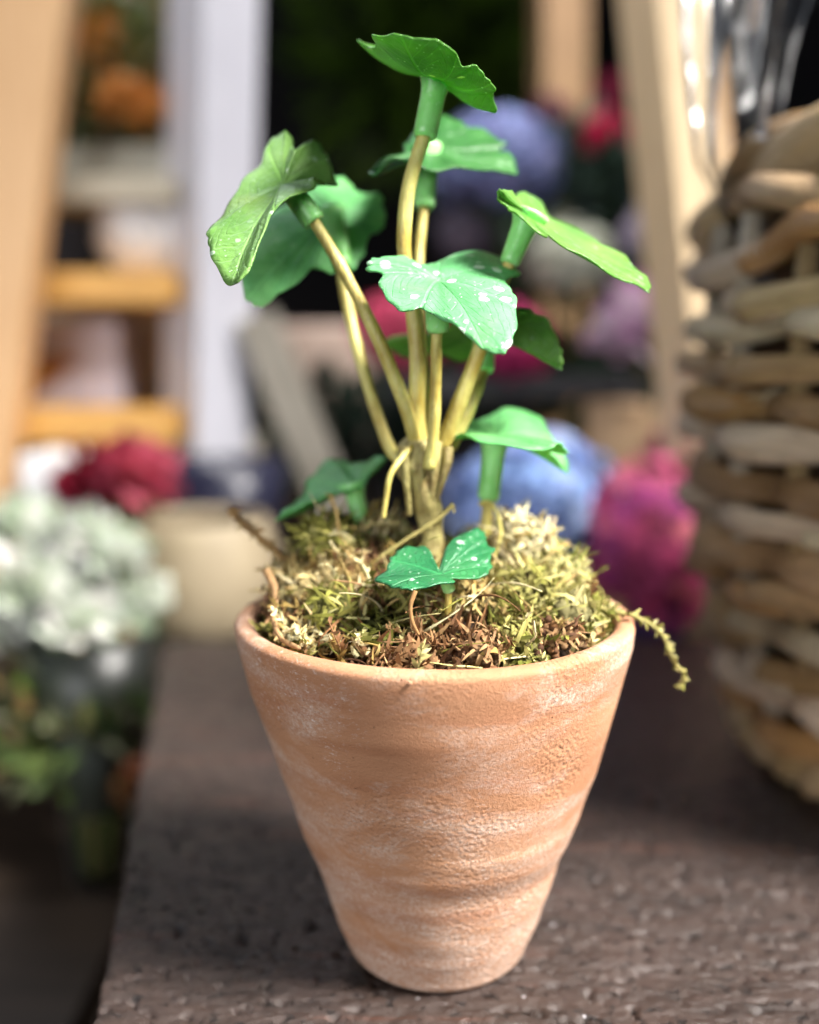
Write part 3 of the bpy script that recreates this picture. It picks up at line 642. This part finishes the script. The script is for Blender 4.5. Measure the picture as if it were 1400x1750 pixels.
# ------------------------------------------------------------------ wicker basket
def basket():
    cx, cy = 17.2, 9.0
    root = thing('wicker_basket', (cx, cy, 0), 'tan wicker basket with a thick rolled rim standing on the table at the right', 'basket')
    def sil(px, py):                   # radius and height of the outline point on a body standing at cx, cy
        d = ray(px, py); h = V((d.x, d.y)).normalized(); rel = V((cx - CAM.x, cy - CAM.y)); along = rel.dot(h)
        return (CAM.z + d.z * along / V((d.x, d.y)).length, abs(rel.x * h.y - rel.y * h.x))
    prf = sorted(sil(a, b) for a, b in ((1262, 250), (1225, 330), (1190, 400), (1175, 560), (1172, 700), (1184, 900), (1196, 1000), (1222, 1100), (1250, 1180), (1290, 1240), (1345, 1290), (1375, 1340)))
    prf = [(z_, r_ - .55) for z_, r_ in prf]; print('basket', [(round(a, 1), round(b, 1)) for a, b in prf])
    tans = [srgb(186, 156, 112), srgb(204, 178, 136), srgb(158, 126, 86), srgb(224, 208, 180), srgb(188, 146, 92), srgb(212, 196, 166)]
    ns = 22; rows = []; z = 1.9
    while z < 16.2: rows.append(z); z += 1.02
    weave = MB()
    for k, z in enumerate(rows):
        pts = []; n = 240; tilt = random.uniform(-.2, .2)
        a = 0
        # each row is several separate withies, lapped at their ends
        cuts = sorted(random.uniform(0, 2 * math.pi) for _ in range(5)); cuts = cuts + [cuts[0] + 2 * math.pi]
        for c0_, c1_ in zip(cuts, cuts[1:]):
            m = max(8, int(n * (c1_ - c0_) / (2 * math.pi))); pp = []; rr = []
            off = random.uniform(-.08, .08); th = random.uniform(.52, .62)
            for i in range(m + 1):
                a = c0_ + (c1_ - c0_ + .10) * i / m
                zz = z + tilt * math.sin(a + k) + off + (.55 * math.sin(5 * a + k * 2.1) if z > 13.6 else 0) + .07 * math.sin(a * ns / 2) + .10 * N.noise(V((a * 3, k * 5, 0)))
                r = interp(prf, zz) + .40 * math.cos(a * ns / 2 + k * math.pi) + .05 * N.noise(V((a * 5, k, 3)))
                pp.append(V((cx + r * math.cos(a), cy + r * math.sin(a), zz))); rr.append(th * (1 + .28 * N.noise(V((a * 3, k * 3, 9)))))
            weave.tube(pp, rr, 10, jit(random.choice(tans), .12), flat=.75)
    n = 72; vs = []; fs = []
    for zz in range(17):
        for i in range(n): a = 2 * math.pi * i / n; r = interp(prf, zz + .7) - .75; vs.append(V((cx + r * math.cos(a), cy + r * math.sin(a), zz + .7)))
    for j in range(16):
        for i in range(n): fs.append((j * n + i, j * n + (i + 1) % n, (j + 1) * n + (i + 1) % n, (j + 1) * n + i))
    lm = MB(); lm.add(vs, fs, srgb(70, 50, 32)); lm.build('dark_gap_backing', WICKER, root)  # added dark sheet: makes the weave gaps dark and stops light passing
    weave.build('woven_wall', WICKER, root)
    for j in range(ns):
        a = 2 * math.pi * (j + .5) / ns; st = MB()
        col = srgb(196, 186, 168) if j % 3 else srgb(160, 138, 100)
        st.tube([V((cx + (interp(prf, zz) - .12) * math.cos(a), cy + (interp(prf, zz) - .12) * math.sin(a), zz)) for zz in [0.9 + i * .8 for i in range(20)]], .30, 8, col)
        st.build('stake', WICKER, root)
    for (zz, rr_, th) in ((0.4, interp(prf, .3) + .2, .36), (1.2, interp(prf, 1.2) + .35, .48)):
        b = MB(); n = 120
        for s in range(2):
            b.tube([V((cx + (rr_ + .25 * math.cos(20 * a + s * math.pi)) * math.cos(a), cy + (rr_ + .25 * math.cos(20 * a + s * math.pi)) * math.sin(a), zz + .22 * math.sin(20 * a + s * math.pi))) for a in [2 * math.pi * i / n for i in range(n + 1)]], th, 10, jit(tans[s], .1), cap=False)
        b.build('foot_ring', WICKER, root)
    rim = MB(); n = 200; rz = 17.3; rr0 = interp(prf, rz) - .75
    for s in range(3):
        rim.tube([V((cx + (rr0 + .62 * math.cos(5 * a + s * math.pi / 1.5)) * math.cos(a), cy + (rr0 + .62 * math.cos(5 * a + s * math.pi / 1.5)) * math.sin(a), rz + .75 * math.sin(5 * a + s * math.pi / 1.5))) for a in [2 * math.pi * i / n for i in range(n + 1)]], .72, 12, jit(tans[s], .1), cap=False)
    rim.build('rolled_rim', WICKER, root)
    bs = MB(); bs.tube([V((cx, cy, .62)), V((cx, cy, .85))], interp(prf, .6), 48, tans[2]); bs.build('basket_base', WICKER, root)
basket()
def sleeve_wrap():
    t = NT('clear_film'); t.set(Base_Color=(.93, .95, 1.0), Roughness=0.06, Transmission_Weight=0.0)
    t.b.inputs['IOR'].default_value = 1.6
    tr = t.n('ShaderNodeBsdfTransparent'); gl = t.n('ShaderNodeBsdfGlossy'); gl.inputs['Roughness'].default_value = .22
    fr = t.n('ShaderNodeFresnel'); fr.inputs[0].default_value = 1.45
    mx = t.n('ShaderNodeMixShader'); t.l(fr.outputs[0], mx.inputs[0]); t.l(tr.outputs[0], mx.inputs[1]); t.l(gl.outputs[0], mx.inputs[2])
    out = [x for x in t.t.nodes if x.type == 'OUTPUT_MATERIAL'][0]; t.l(mx.outputs[0], out.inputs[0])
    mb = MB(); nu, nv = 60, 90; vs = []; fs = []
    c0 = P(1300, 420, 11); c1 = P(1262, 290, 9); c2 = P(1268, 100, 9); c3 = P(1290, -80, 9); ctr = catmull([c0, c1, c2, c3], nv)
    for j in range(nv + 1):
        t_ = j / nv; rb = interp([(0, .6), (.25, .7), (.5, 1.0), (1, 1.6)], t_)
        for i in range(nu):
            a = 2 * math.pi * i / nu; r = rb * (1 + .32 * math.sin(4 * a + 2 * t_) + .35 * N.noise(V((math.cos(a) * 1.8, math.sin(a) * 1.8, t_ * 2))))
            vs.append(ctr[j] + V((r * math.cos(a), r * math.sin(a), .3 * N.noise(V((a, t_ * 9, 4))))))
    for j in range(nv):
        for i in range(nu): fs.append((j * nu + i, j * nu + (i + 1) % nu, (j + 1) * nu + (i + 1) % nu, (j + 1) * nu + i))
    mb.add(vs, fs); o = mb.build('cellophane_sleeve', t.m); tag(o, 'crumpled clear cellophane sleeve rising shiny out of the wicker basket', 'plastic wrap')
sleeve_wrap()

# ------------------------------------------------------------------ background shop display
PINE = simple('pine', srgb(214, 168, 118), srgb(232, 190, 142), 0.8, 0.5, (4, 4, .3), .02)
GOLD = simple('golden_pine', srgb(196, 144, 70), srgb(222, 172, 92), 0.8, 0.5, (.3, 4, 4), .02)
WHITE = simple('white_paint', srgb(190, 190, 200), srgb(206, 206, 214), 1.5, 0.5, (3, 3, .3), .02)  # slight lavender in the paint stands in for reflected sky
BLOND = simple('blond_wood', srgb(204, 176, 136), srgb(226, 200, 160), 0.8, 0.55, (4, 4, .3), .02)
BROWNW = simple('brown_wood', srgb(120, 92, 62), srgb(150, 118, 82), 0.8, 0.6, (4, 4, .3), .02)
CARD = simple('cardboard', srgb(186, 160, 126), srgb(204, 180, 148), 0.6, 0.8)
def bar(name, mat, parent, a, b, hw, hd, rot=0, bevel=.15):
    ax = (b - a).normalized(); x = V((math.cos(rot), math.sin(rot), 0)); x = (x - ax * x.dot(ax)).normalized(); y = ax.cross(x)
    m = MB(); m.box(a, b, x * hw, y * hd); return m.build(name, mat, parent, False, bevel=bevel)
def boxat(name, mat, parent, x0, x1, y0, y1, z0, z1, bevel=.1):
    m = MB(); m.box(V(((x0 + x1) / 2, (y0 + y1) / 2, z0)), V(((x0 + x1) / 2, (y0 + y1) / 2, z1)), V(((x1 - x0) / 2, 0, 0)), V((0, (y1 - y0) / 2, 0)))
    return m.build(name, mat, parent, False, bevel=bevel)
def extend(a, b, z):                       # carry the line a-b on to height z
    t = (z - a.z) / (b.z - a.z); return a + (b - a) * t
# stepladder display, left
LY = 48
lad = thing('display_stepladder', (-34, LY, -75), 'pine stepladder with golden treads used as a display shelf at the left', 'stepladder')
la, lb = P(62, 0, LY - 6), P(-36, 800, LY - 6); bar('leg', PINE, lad, extend(la, lb, -75), extend(la, lb, 52), 2.15, 1.3)
la2, lb2 = P(30, 0, LY + 22), P(-60, 800, LY + 22); bar('leg', PINE, lad, extend(la2, lb2, -75), extend(la2, lb2, 52), 2.1, 1.3)
GREYW = simple('weathered_tread', srgb(158, 150, 132), srgb(178, 170, 152), 0.8, 0.6, (.3, 4, 4), .02)
def tread(py, yfront, depth, th, x0, x1, m=None):
    p = P(200, py, yfront); o = boxat('tread', m or GOLD, lad, P(x0, py, yfront).x, P(x1, py, yfront).x, yfront, yfront + depth, p.z - th, p.z); return p.z
zA = tread(300, LY - 3, 20, 1.6, 40, 292, GREYW); zB = tread(462, LY - 4, 20, 2.0, 10, 292); zC = tread(700, LY - 5, 20, 2.1, -30, 292)
zD = tread(930, LY - 6, 20, 2.0, -60, 292)
bar('leg', PINE, lad, V((P(302, 500, LY + 12).x, LY + 16.5, -75)), V((P(302, 500, LY + 12).x, LY + 16.5, 52)), 1.1, 1.0)
# white post in front of it
pa, pb = P(365, 0, LY), P(352, 770, LY)
BZ = -2.5
wp = thing('white_post', (pb.x, pb.y, BZ), 'square white-painted post standing beside the stepladder', 'post')
bar('shaft', WHITE, wp, extend(pa, pb, BZ + .05), extend(pa, pb, 52), 2.0, 2.6, R(38), .2)

def foliage_clump(name, c, rx, ry, rz, cols, n, size, label, cat, mat=None, parent=None, ntag=True):
    mb = MB()
    for k in range(n):
        a = V((random.gauss(0, 1), random.gauss(0, 1), random.gauss(0, 1))).normalized() * (random.random() ** .4)
        p = c + V((a.x * rx, a.y * ry, a.z * rz)); d = (a + V((0, 0, .3)) + V((random.uniform(-.6, .6), random.uniform(-.6, .6), random.uniform(-.4, .6)))).normalized()
        mb.blade(p, d, V((random.uniform(-1, 1), random.uniform(-1, 1), 1)).normalized(), size * random.uniform(.6, 1.3), size * .28, random.uniform(-1, 1), jit(random.choice(cols), .25), n=3)
    o = mb.build(name, mat or LEAFG, parent)
    if ntag: tag(o, label, cat)
    return o
def petal(mb, p, d, up, L, wd, curl, col):
    side = d.cross(up).normalized(); vs = []; fs = []; q = p.copy(); dd = d.copy()
    ws = (0.35, .85, 1.0, .55); 
    for i in range(4):
        vs += [q - side * wd * ws[i] + up * wd * .25 * ws[i], q.copy(), q + side * wd * ws[i] + up * wd * .25 * ws[i]]; q = q + dd * (L / 3); dd = (dd + up * curl / 3).normalized()
    for i in range(3): fs += [(3 * i, 3 * i + 1, 3 * i + 4, 3 * i + 3), (3 * i + 1, 3 * i + 2, 3 * i + 5, 3 * i + 4)]
    mb.add(vs, fs, col)
def bloom(label, cat, c, r, cols, style='hydrangea', stem_to=None, squash=.85, group=None, name=None):
    root = thing(name or (style if style != 'rose' else 'rose'), stem_to or c - V((0, 0, r)), label, cat, group); mb = MB()
    if style == 'hydrangea':
        n = 150
        for k in range(n):
            zz = 1 - 1.75 * (k + .5) / n; a = k * 2.39996; rr_ = math.sqrt(max(0, 1 - zz * zz)); d = V((rr_ * math.cos(a), rr_ * math.sin(a), zz)); rk = r * random.uniform(.76, 1.08) * (1 + .16 * N.noise(d * 1.6 + c))
            p = c + V((d.x * rk, d.y * rk, d.z * rk * squash)); col = random.choice(cols); o1 = d.orthogonal().normalized(); ro = random.uniform(0, 1.6)
            for m in range(4):
                e = Matrix.Rotation(ro + m * math.pi / 2, 3, d) @ o1; petal(mb, p, (e + d * .15).normalized(), d, r * .19, r * .085, -.3, jit(col, .32))
        vs = []; fs = []; nu, nv = 20, 14        # the dense heart the florets grow from
        for j in range(nv + 1):
            for i in range(nu):
                th = math.pi * j / nv; a = 2 * math.pi * i / nu; d = V((math.sin(th) * math.cos(a), math.sin(th) * math.sin(a), math.cos(th)))
                q = d * r * .80 * (1 + .16 * N.noise(d * 1.6 + c)); vs.append(c + V((q.x, q.y, q.z * squash)))
        for j in range(nv):
            for i in range(nu): fs.append((j * nu + i, j * nu + (i + 1) % nu, (j + 1) * nu + (i + 1) % nu, (j + 1) * nu + i))
        mb.add(vs, fs, tuple(q * .7 for q in cols[0]))
    else:
        for k in range(70):
            zz = 1 - 1.6 * (k + .5) / 70; a = k * 2.39996; q_ = math.sqrt(max(0, 1 - zz * zz)); d = V((q_ * math.cos(a), q_ * math.sin(a), zz))
            p = c + d * r * random.uniform(.25, .5)
            petal(mb, p, (d + V((0, 0, .5)) + V((random.gauss(0, .3), random.gauss(0, .3), random.gauss(0, .3)))).normalized(), d.orthogonal().normalized() * .6 + d * .5, r * random.uniform(.5, .75), r * .26, random.uniform(-.4, .9), jit(random.choice(cols), .15))
    mb.build('petals', PETAL, root)
    if stem_to:
        s = MB(); s.tube(catmull([c - V((0, 0, r * .3)), c.lerp(stem_to, .5) + V((.6, 0, 0)), stem_to], 12), .28, 8, srgb(60, 82, 44)); s.build('stem', LEAFG, root)
        for k in range(3):
            p = c.lerp(stem_to, .25 + .2 * k); lm = MB(); d = V((random.uniform(-1, 1), random.uniform(-.8, .4), .3)).normalized()
            petal(lm, p, d, V((0, 0, 1)), r * 1.3, r * .38, -.6, jit(srgb(44, 70, 44), .2)); lm.build('leaf', LEAFG, root)
    return root
def vessel(name, label, cat, x, y, z0, prof_, mat, part='body'):
    root = thing(name, (x, y, z0), label, cat); mb = MB(); n = 48; vs = []; fs = []
    full = prof_ + [(h, max(.05, r - .25)) for h, r in reversed(prof_) if h > .3]
    for h, r in full:
        for i in range(n): a = 2 * math.pi * i / n; vs.append(V((x + r * math.cos(a), y + r * math.sin(a), z0 + h)))
    for j in range(len(full) - 1):
        for i in range(n): fs.append((j * n + i, j * n + (i + 1) % n, (j + 1) * n + (i + 1) % n, (j + 1) * n + i))
    fs.append(tuple(range(n))[::-1]); fs.append(tuple((len(full) - 1) * n + i for i in range(n))); mb.add(vs, fs)
    mb.build(part, mat, root); return root
# on the treads
pc = P(200, 120, LY + 4)
zA_ = zA
pl = thing('foliage_planter', (pc.x, LY + 6, zA), 'planter of grey-green foliage with orange blooms on the top tread', 'planter')
boxat('trough', simple('grey_zinc', srgb(150, 150, 140), srgb(172, 170, 158), .6, .5), pl, pc.x - 6, pc.x + 5.5, LY + 1, LY + 10, zA, zA + 2.6, .2)
foliage_clump('foliage', V((pc.x, LY + 5, zA + 7.5)), 6.5, 4, 6.5, [srgb(104, 124, 62), srgb(148, 152, 106), srgb(88, 100, 48), srgb(150, 152, 132), srgb(160, 120, 60)], 900, 1.7, '', '', None, pl, False)
foliage_clump('orange_bloom', V((P(222, 195, LY).x, LY, zA + 5)), 2.0, 1.2, 1.3, [srgb(196, 126, 54), srgb(204, 146, 84)], 130, 1.1, '', '', PETAL, pl, False)
foliage_clump('orange_bloom', V((P(150, 90, LY).x, LY + 1, zA + 9)), 1.8, 1.2, 1.3, [srgb(190, 122, 50), srgb(170, 120, 60)], 90, 1.1, '', '', PETAL, pl, False)
CER = simple('white_ceramic', srgb(222, 220, 222), srgb(234, 232, 232), .5, .3, bump=0)
px_ = P(250, 460, LY + 1).x
vessel('white_pot', 'round white ceramic pot on the middle golden tread', 'pot', px_, LY + 1, zB, [(0, 1.4), (.6, 2.4), (2, 3.2), (3.6, 3.1), (5.0, 2.6), (5.4, 2.7)], CER)
boxat('dark_gap_block', simple('gap_shade_black', srgb(32, 26, 30), srgb(44, 36, 40), .3, .7), None, P(62, 400, LY + 6).x, P(190, 400, LY + 6).x, LY + 6, LY + 12, zB, zB + 5.4)  # added near-black block painting the shaded gap under the tread
tag(bpy.context.scene.objects['dark_gap_block'], 'near-black block standing in for the dark gap behind the round white pot on the stepladder', 'box')
boxat('cardboard_carton', CARD, None, P(70, 600, LY + 7).x, P(300, 600, LY + 7).x, LY + 7, LY + 14, zC, zC + 6.6)
tag(sc.objects['cardboard_carton'], 'plain tan carton on the lower golden tread', 'box')
LAV = simple('lavender_paper', srgb(196, 188, 204), srgb(214, 206, 216), .5, .6)
xq = P(130, 640, LY).x
bx = thing('gift_box', (xq, LY, zC), 'pale lavender box with a brown flap in front of the tan carton', 'box')
boxat('box_body', LAV, bx, xq - 3.2, xq + 2.9, LY, LY + 5, zC, zC + 5.6)
mm = MB(); mm.add([(xq - 3.1, LY - .15, zC + .2), (xq + .4, LY - .15, zC + 3.0), (xq - 3.1, LY - .15, zC + 3.4), (xq - 3.1, LY - .3, zC + .2), (xq + .4, LY - .3, zC + 3.0), (xq - 3.1, LY - .3, zC + 3.4)], [(0, 1, 2), (5, 4, 3), (0, 3, 4, 1), (1, 4, 5, 2), (2, 5, 3, 0)])
mm.build('flap', simple('brown_card', srgb(150, 98, 44), srgb(170, 114, 56), .5, .6), bx, False)
# low dark bench behind the table with its things
BZ = -2.5
bench = thing('dark_bench', (-14, 42, -75), 'dark wooden bench behind the table at the left', 'bench')
boxat('bench_top', simple('dark_bench_wood', srgb(46, 38, 34), srgb(66, 56, 50), .5, .6, (.4, 3, 3)), bench, -36, -1, 27.5, 66, BZ - 2.4, BZ, .3)
for x, y in ((-33, 30), (-4, 30), (-33, 63), (-4, 63)): bar('leg', BROWNW, bench, V((x, y, -75)), V((x, y, BZ - 2.45)), 1.6, 1.6)
ht = P(330, 895, 31).z - BZ
vessel('beige_crock', 'broad beige stoneware crock on the dark bench left of the terracotta pot', 'crock', P(345, 1000, 33).x, 33.2, BZ, [(0, 3.0), (.5, 3.8), (1.4, 4.2), (ht * .6, 4.2), (ht * .9, 3.7), (ht, 3.5)], simple('pale_stoneware', srgb(138, 124, 100), srgb(158, 144, 118), .5, .6))
ht = P(375, 792, 40).z - BZ
vessel('navy_basin', 'deep dark navy basin behind the beige crock', 'basin', P(382, 850, 41.5).x, 41.5, BZ, [(0, 2.2), (.6, 2.8), (ht * .6, 3.4), (ht, 3.9)], simple('navy_glaze', srgb(24, 26, 44), srgb(34, 36, 58), .4, .35, bump=0))
ht = P(410, 745, 54).z - BZ
vessel('beige_jug', 'tall beige jug beside the white post behind the navy basin', 'jug', P(405, 760, 54).x, 54, BZ, [(0, 1.8), (ht * .4, 2.6), (ht * .8, 2.0), (ht, 1.7)], simple('stone_glaze', srgb(150, 142, 128), srgb(168, 160, 146), .4, .5, bump=0))
pt = vessel('stone_trough', 'pinkish stone planter behind the tall stalks', 'planter', P(540, 560, 62).x, 62, BZ, [(0, 4), (10, 5.0), (16.5, 5.4), (17, 5.2)], simple('pink_stone', srgb(160, 138, 124), srgb(180, 160, 146), .4, .7))
la, lb = P(436, 540, 46), P(515, 730, 46)
sb = thing('slanted_white_slat', extend(la, lb, BZ), 'slanted whitish slat leaning beside the white post', 'slat')
bar('slat', simple('weathered_white', srgb(132, 126, 114), srgb(150, 144, 132), .8, .6), sb, extend(la, lb, BZ + .1), la, 1.35, .5)
# red and pink flowers at the left
bloom('deep red rose at the left below the stepladder tread', 'flower', P(165, 828, 34), 2.3, [srgb(140, 24, 50), srgb(166, 40, 66)], 'rose', P(175, 1000, 36))
bloom('dusty pink rose right of the deep red rose', 'flower', P(228, 820, 33), 2.4, [srgb(200, 96, 116), srgb(184, 76, 100)], 'rose', P(235, 1000, 36))
boxat('white_tin', CER, None, P(28, 800, 36).x, P(135, 800, 36).x, 36, 41, BZ, P(28, 778, 36).z, .3); tag(sc.objects['white_tin'], 'plain whitish tin on the bench behind the white blossoms', 'tin')

# lower step and vase with white flowers, left
stz = -13.0
step = thing('lower_stand', (-28, 28, -75), 'dark brown wooden stand lower than the table at the left', 'stand')
boxat('stand_top', simple('stand_wood', srgb(52, 42, 34), srgb(78, 64, 54), .4, .6, (.4, 3, 3), .05), step, -50, -13.5, 14, 42, stz - 2, stz)
for x, y in ((-47, 17), (-16, 17), (-47, 39), (-16, 39)): bar('leg', BROWNW, step, V((x, y, -75)), V((x, y, stz - 2.05)), 1.3, 1.3)
gl = NT('vase_glass'); tr_ = gl.n('ShaderNodeBsdfTransparent'); tr_.inputs[0].default_value = (.86, .92, .88, 1); gg = gl.n('ShaderNodeBsdfGlossy'); gg.inputs['Roughness'].default_value = .35
fr_ = gl.n('ShaderNodeFresnel'); fr_.inputs[0].default_value = 1.5; mx_ = gl.n('ShaderNodeMixShader'); gl.l(fr_.outputs[0], mx_.inputs[0]); gl.l(tr_.outputs[0], mx_.inputs[1]); gl.l(gg.outputs[0], mx_.inputs[2])
gl.l(mx_.outputs[0], [x for x in gl.t.nodes if x.type == 'OUTPUT_MATERIAL'][0].inputs[0])
vx, vy = P(170, 1300, 26).x, 26
vessel('glass_vase', 'clear tapered glass vase with green stems on the lower stand', 'vase', vx, vy, stz, [(0, 1.2), (.3, 1.5), (4, 1.9), (9, 2.6), (12.5, 3.1)], gl.m)
stm = MB()
for k in range(26):
    a = random.uniform(0, 6.28); r = random.random(); p0 = V((vx + r * .9 * math.cos(a), vy + r * .9 * math.sin(a), stz + .6)); p1 = V((vx + r * 2.4 * math.cos(a + .5), vy + r * 2.4 * math.sin(a + .5), stz + 13))
    stm.tube([p0, p0.lerp(p1, .5) + V((.2, 0, 0)), p1], .2, 6, jit(random.choice([srgb(92, 108, 50), srgb(120, 128, 70), srgb(70, 84, 40), srgb(140, 116, 76)]), .2))
tag(stm.build('flower_stems', LEAFG), 'bunch of green stems inside the clear glass vase', 'stems', kind='stuff')
k = 0
for (px, py, y, r) in ((38, 905, 13, 1.25), (55, 1010, 11, 1.35), (150, 925, 13, 1.1), (205, 950, 12, 1.0), (120, 1060, 11, 1.3), (205, 1060, 12, 1.25), (20, 1090, 12, 1.1), (250, 1020, 13, .9), (120, 1150, 11, .9)):
    lab = ['white blossom at the upper left of the glass vase bunch', 'large white blossom below the uppermost left one', 'white blossom in the top middle of the vase bunch', 'white blossom nearest the pale bench corner, upper one', 'white blossom in the centre of the vase bunch', 'white blossom at the lower right of the vase bunch', 'white blossom cut by the left edge of the photo', 'small white blossom at the far right of the vase bunch', 'lowest small white blossom against the glass vase'][k]; k += 1
    c = P(px, py, y + 14); bloom(lab, 'flower', c, r * 1.45, [srgb(240, 243, 236), srgb(244, 244, 238), srgb(226, 234, 218), srgb(190, 204, 176)], 'rose', V((vx + (c.x - vx) * .3, vy, stz + 11)), group='white blossoms of the vase bunch', name='white_blossom')
foliage_clump('bouquet_greenery', P(120, 1240, 26), 4.0, 2.6, 3.6, [srgb(96, 118, 52), srgb(70, 88, 44), srgb(150, 150, 120), srgb(120, 100, 60)], 320, 1.5, 'loose green leaves around the neck of the glass vase', 'leaves')
bloom('small orange-brown flower hanging low beside the glass vase', 'flower', P(235, 1345, 24), 1.2, [srgb(170, 96, 70), srgb(150, 110, 70)], 'rose')

# right side of the background
la, lb = P(1130, 0, 34), P(1206, 750, 30)
bm = thing('leaning_beam', extend(la, lb, -75), 'blond wooden beam leaning behind the wicker basket', 'beam')
bar('rail', BLOND, bm, extend(la, lb, -75), extend(la, lb, 46), 1.45, 1.7, R(20))
bar('rail_edge', PINE, bm, extend(la, lb, -74.9) + V((1.75, .5, 0)), extend(la, lb, 45.5) + V((1.75, .5, 0)), .45, 1.3, R(20))
la, lb = P(957, 0, 95), P(957, 700, 95)
ps = thing('brown_post', extend(la, lb, -75), 'brown wooden post in the dark behind the flowers', 'post')
bar('shaft', BROWNW, ps, extend(la, lb, -75), extend(la, lb, 80), 2.4, 2.4, R(10))
DARK = simple('dark_bucket', srgb(26, 26, 30), srgb(38, 38, 42), .4, .5)
# flower rack behind the table: two shelves
rk = thing('flower_rack', (12, 62, -75), 'dark rack holding the flower pots behind the plant', 'rack')
r1 = P(900, 640, 52).z; boxat('shelf', DARK, rk, -2, 46, 48, 76, r1 - 1.5, r1)
r2 = -12.0; boxat('shelf', DARK, rk, -2, 46, 30, 76, r2 - 1.5, r2)
for x, y in ((-1, 75), (45, 75), (45, 31)): bar('upright', DARK, rk, V((x, y, -75)), V((x, y, r1 - 1.6 if y > 40 else r2 - 1.6)), 1, 1)
BLUE = [srgb(126, 154, 204), srgb(148, 172, 220), srgb(110, 132, 188), srgb(166, 184, 224)]; MAG = [srgb(186, 72, 116), srgb(198, 98, 130), srgb(160, 62, 122), srgb(204, 112, 124), srgb(172, 70, 114)]
LAVB = [srgb(120, 130, 176), srgb(140, 144, 190), srgb(98, 108, 150)]
bloom('large lavender-blue hydrangea behind the second highest leaf', 'flower', P(845, 285, 56), 4.6, LAVB, 'hydrangea', P(860, 640, 58), .75)
bloom('bright magenta flower between the brown post and the blond beam', 'flower', P(1035, 238, 66), 2.0, [srgb(214, 30, 92), srgb(190, 30, 84)], 'rose', P(1020, 630, 64))
bloom('dim dusky rose flower above the bright magenta one', 'flower', P(1055, 172, 72), 2.3, [srgb(140, 50, 76), srgb(120, 40, 64)], 'rose', P(1040, 620, 70))
bloom('dim rose flower at the foot of the brown post', 'flower', P(940, 200, 74), 1.8, [srgb(150, 90, 104), srgb(124, 70, 90)], 'rose', P(940, 610, 72))
bloom('cream round flower right of the upper right leaf', 'flower', P(975, 445, 52), 2.9, [srgb(196, 198, 180), srgb(176, 178, 164)], 'hydrangea', P(970, 640, 54))
bloom('grey-lilac flower between the cream flower and the blond beam', 'flower', P(1112, 412, 50), 2.1, [srgb(184, 174, 190), srgb(168, 160, 176)], 'rose', P(1090, 640, 53))
bloom('muted grey-mauve flower behind the large speckled leaf', 'flower', P(800, 400, 60), 2.4, [srgb(128, 118, 134), srgb(112, 104, 118)], 'hydrangea', P(800, 640, 60))
bloom('pale pink and lilac flower left of the basket edge', 'flower', P(1110, 575, 42), 3.6, [srgb(214, 178, 206), srgb(226, 206, 220), srgb(190, 130, 180)], 'rose', P(1110, 700, 44))
bloom('raspberry pink flower behind the tall stalks', 'flower', P(690, 570, 50), 3.2, [srgb(190, 60, 96), srgb(206, 84, 112)], 'hydrangea', P(720, 700, 52), .9)
bloom('magenta flower behind the right side of the large speckled leaf', 'flower', P(860, 590, 50), 3.3, [srgb(176, 40, 98), srgb(150, 36, 90)], 'hydrangea', P(830, 700, 52), .8)
foliage_clump('dark_foliage', P(1000, 330, 68), 9, 4, 5, [srgb(30, 44, 34), srgb(52, 68, 56), srgb(70, 86, 80)], 420, 3.0, 'dark leafy mass around the upper flowers', 'foliage')
foliage_clump('dark_foliage', P(560, 730, 58), 7, 4, 4, [srgb(40, 56, 46), srgb(56, 72, 62)], 300, 2.6, 'dark green leaves low behind the left stalks', 'foliage')
foliage_clump('dark_foliage', P(1010, 660, 54), 4, 3, 3.2, [srgb(24, 50, 28), srgb(36, 62, 36)], 200, 2.4, 'dark green leaves left of the pale pink flower', 'foliage')
foliage_clump('dark_foliage', P(740, 60, 170), 26, 6, 26, [srgb(104, 140, 40), srgb(80, 104, 40)], 700, 7, 'dim olive foliage far behind the highest leaf', 'foliage')
tz = P(1100, 690, 44)
vessel('tan_planter', 'tan planter holding the pale pink flower behind the basket', 'planter', tz.x + .3, 44, r2, [(0, 2.6), (6, 3.4), (tz.z - r2, 3.9)], simple('tan_clay', srgb(160, 130, 98), srgb(178, 148, 114), .4, .7))
bloom('big sky-blue hydrangea behind the right low leaf', 'flower', P(905, 860, 30), 4.3, BLUE, 'hydrangea', V((P(905, 860, 32).x, 33, r2 + 4)), .78)
bloom('vivid magenta hydrangea between the pot rim and the basket', 'flower', P(1112, 930, 29), 4.2, MAG, 'hydrangea', V((P(1110, 860, 32).x, 33, r2 + 4)), 1.0)
bloom('smaller purple-blue bloom low under the magenta hydrangea', 'flower', P(1150, 1060, 31), 2.4, [srgb(92, 74, 140), srgb(76, 60, 120)], 'hydrangea', V((P(1150, 860, 33).x, 34, r2 + 4)), .8)
bloom('magenta bloom tucked behind the basket edge above the vivid one', 'flower', P(1170, 800, 34), 2.2, MAG, 'rose', V((P(1170, 800, 36).x, 37, r2 + 4)))
for px, lab in ((905, 'dark bucket under the big sky-blue hydrangea'), (1125, 'dark bucket under the vivid magenta hydrangea')):
    xx = P(px, 860, 33).x; vessel('flower_bucket', lab, 'bucket', xx, 34.5, r2, [(0, 3.0), (5, 3.6), (8, 3.9)], DARK)
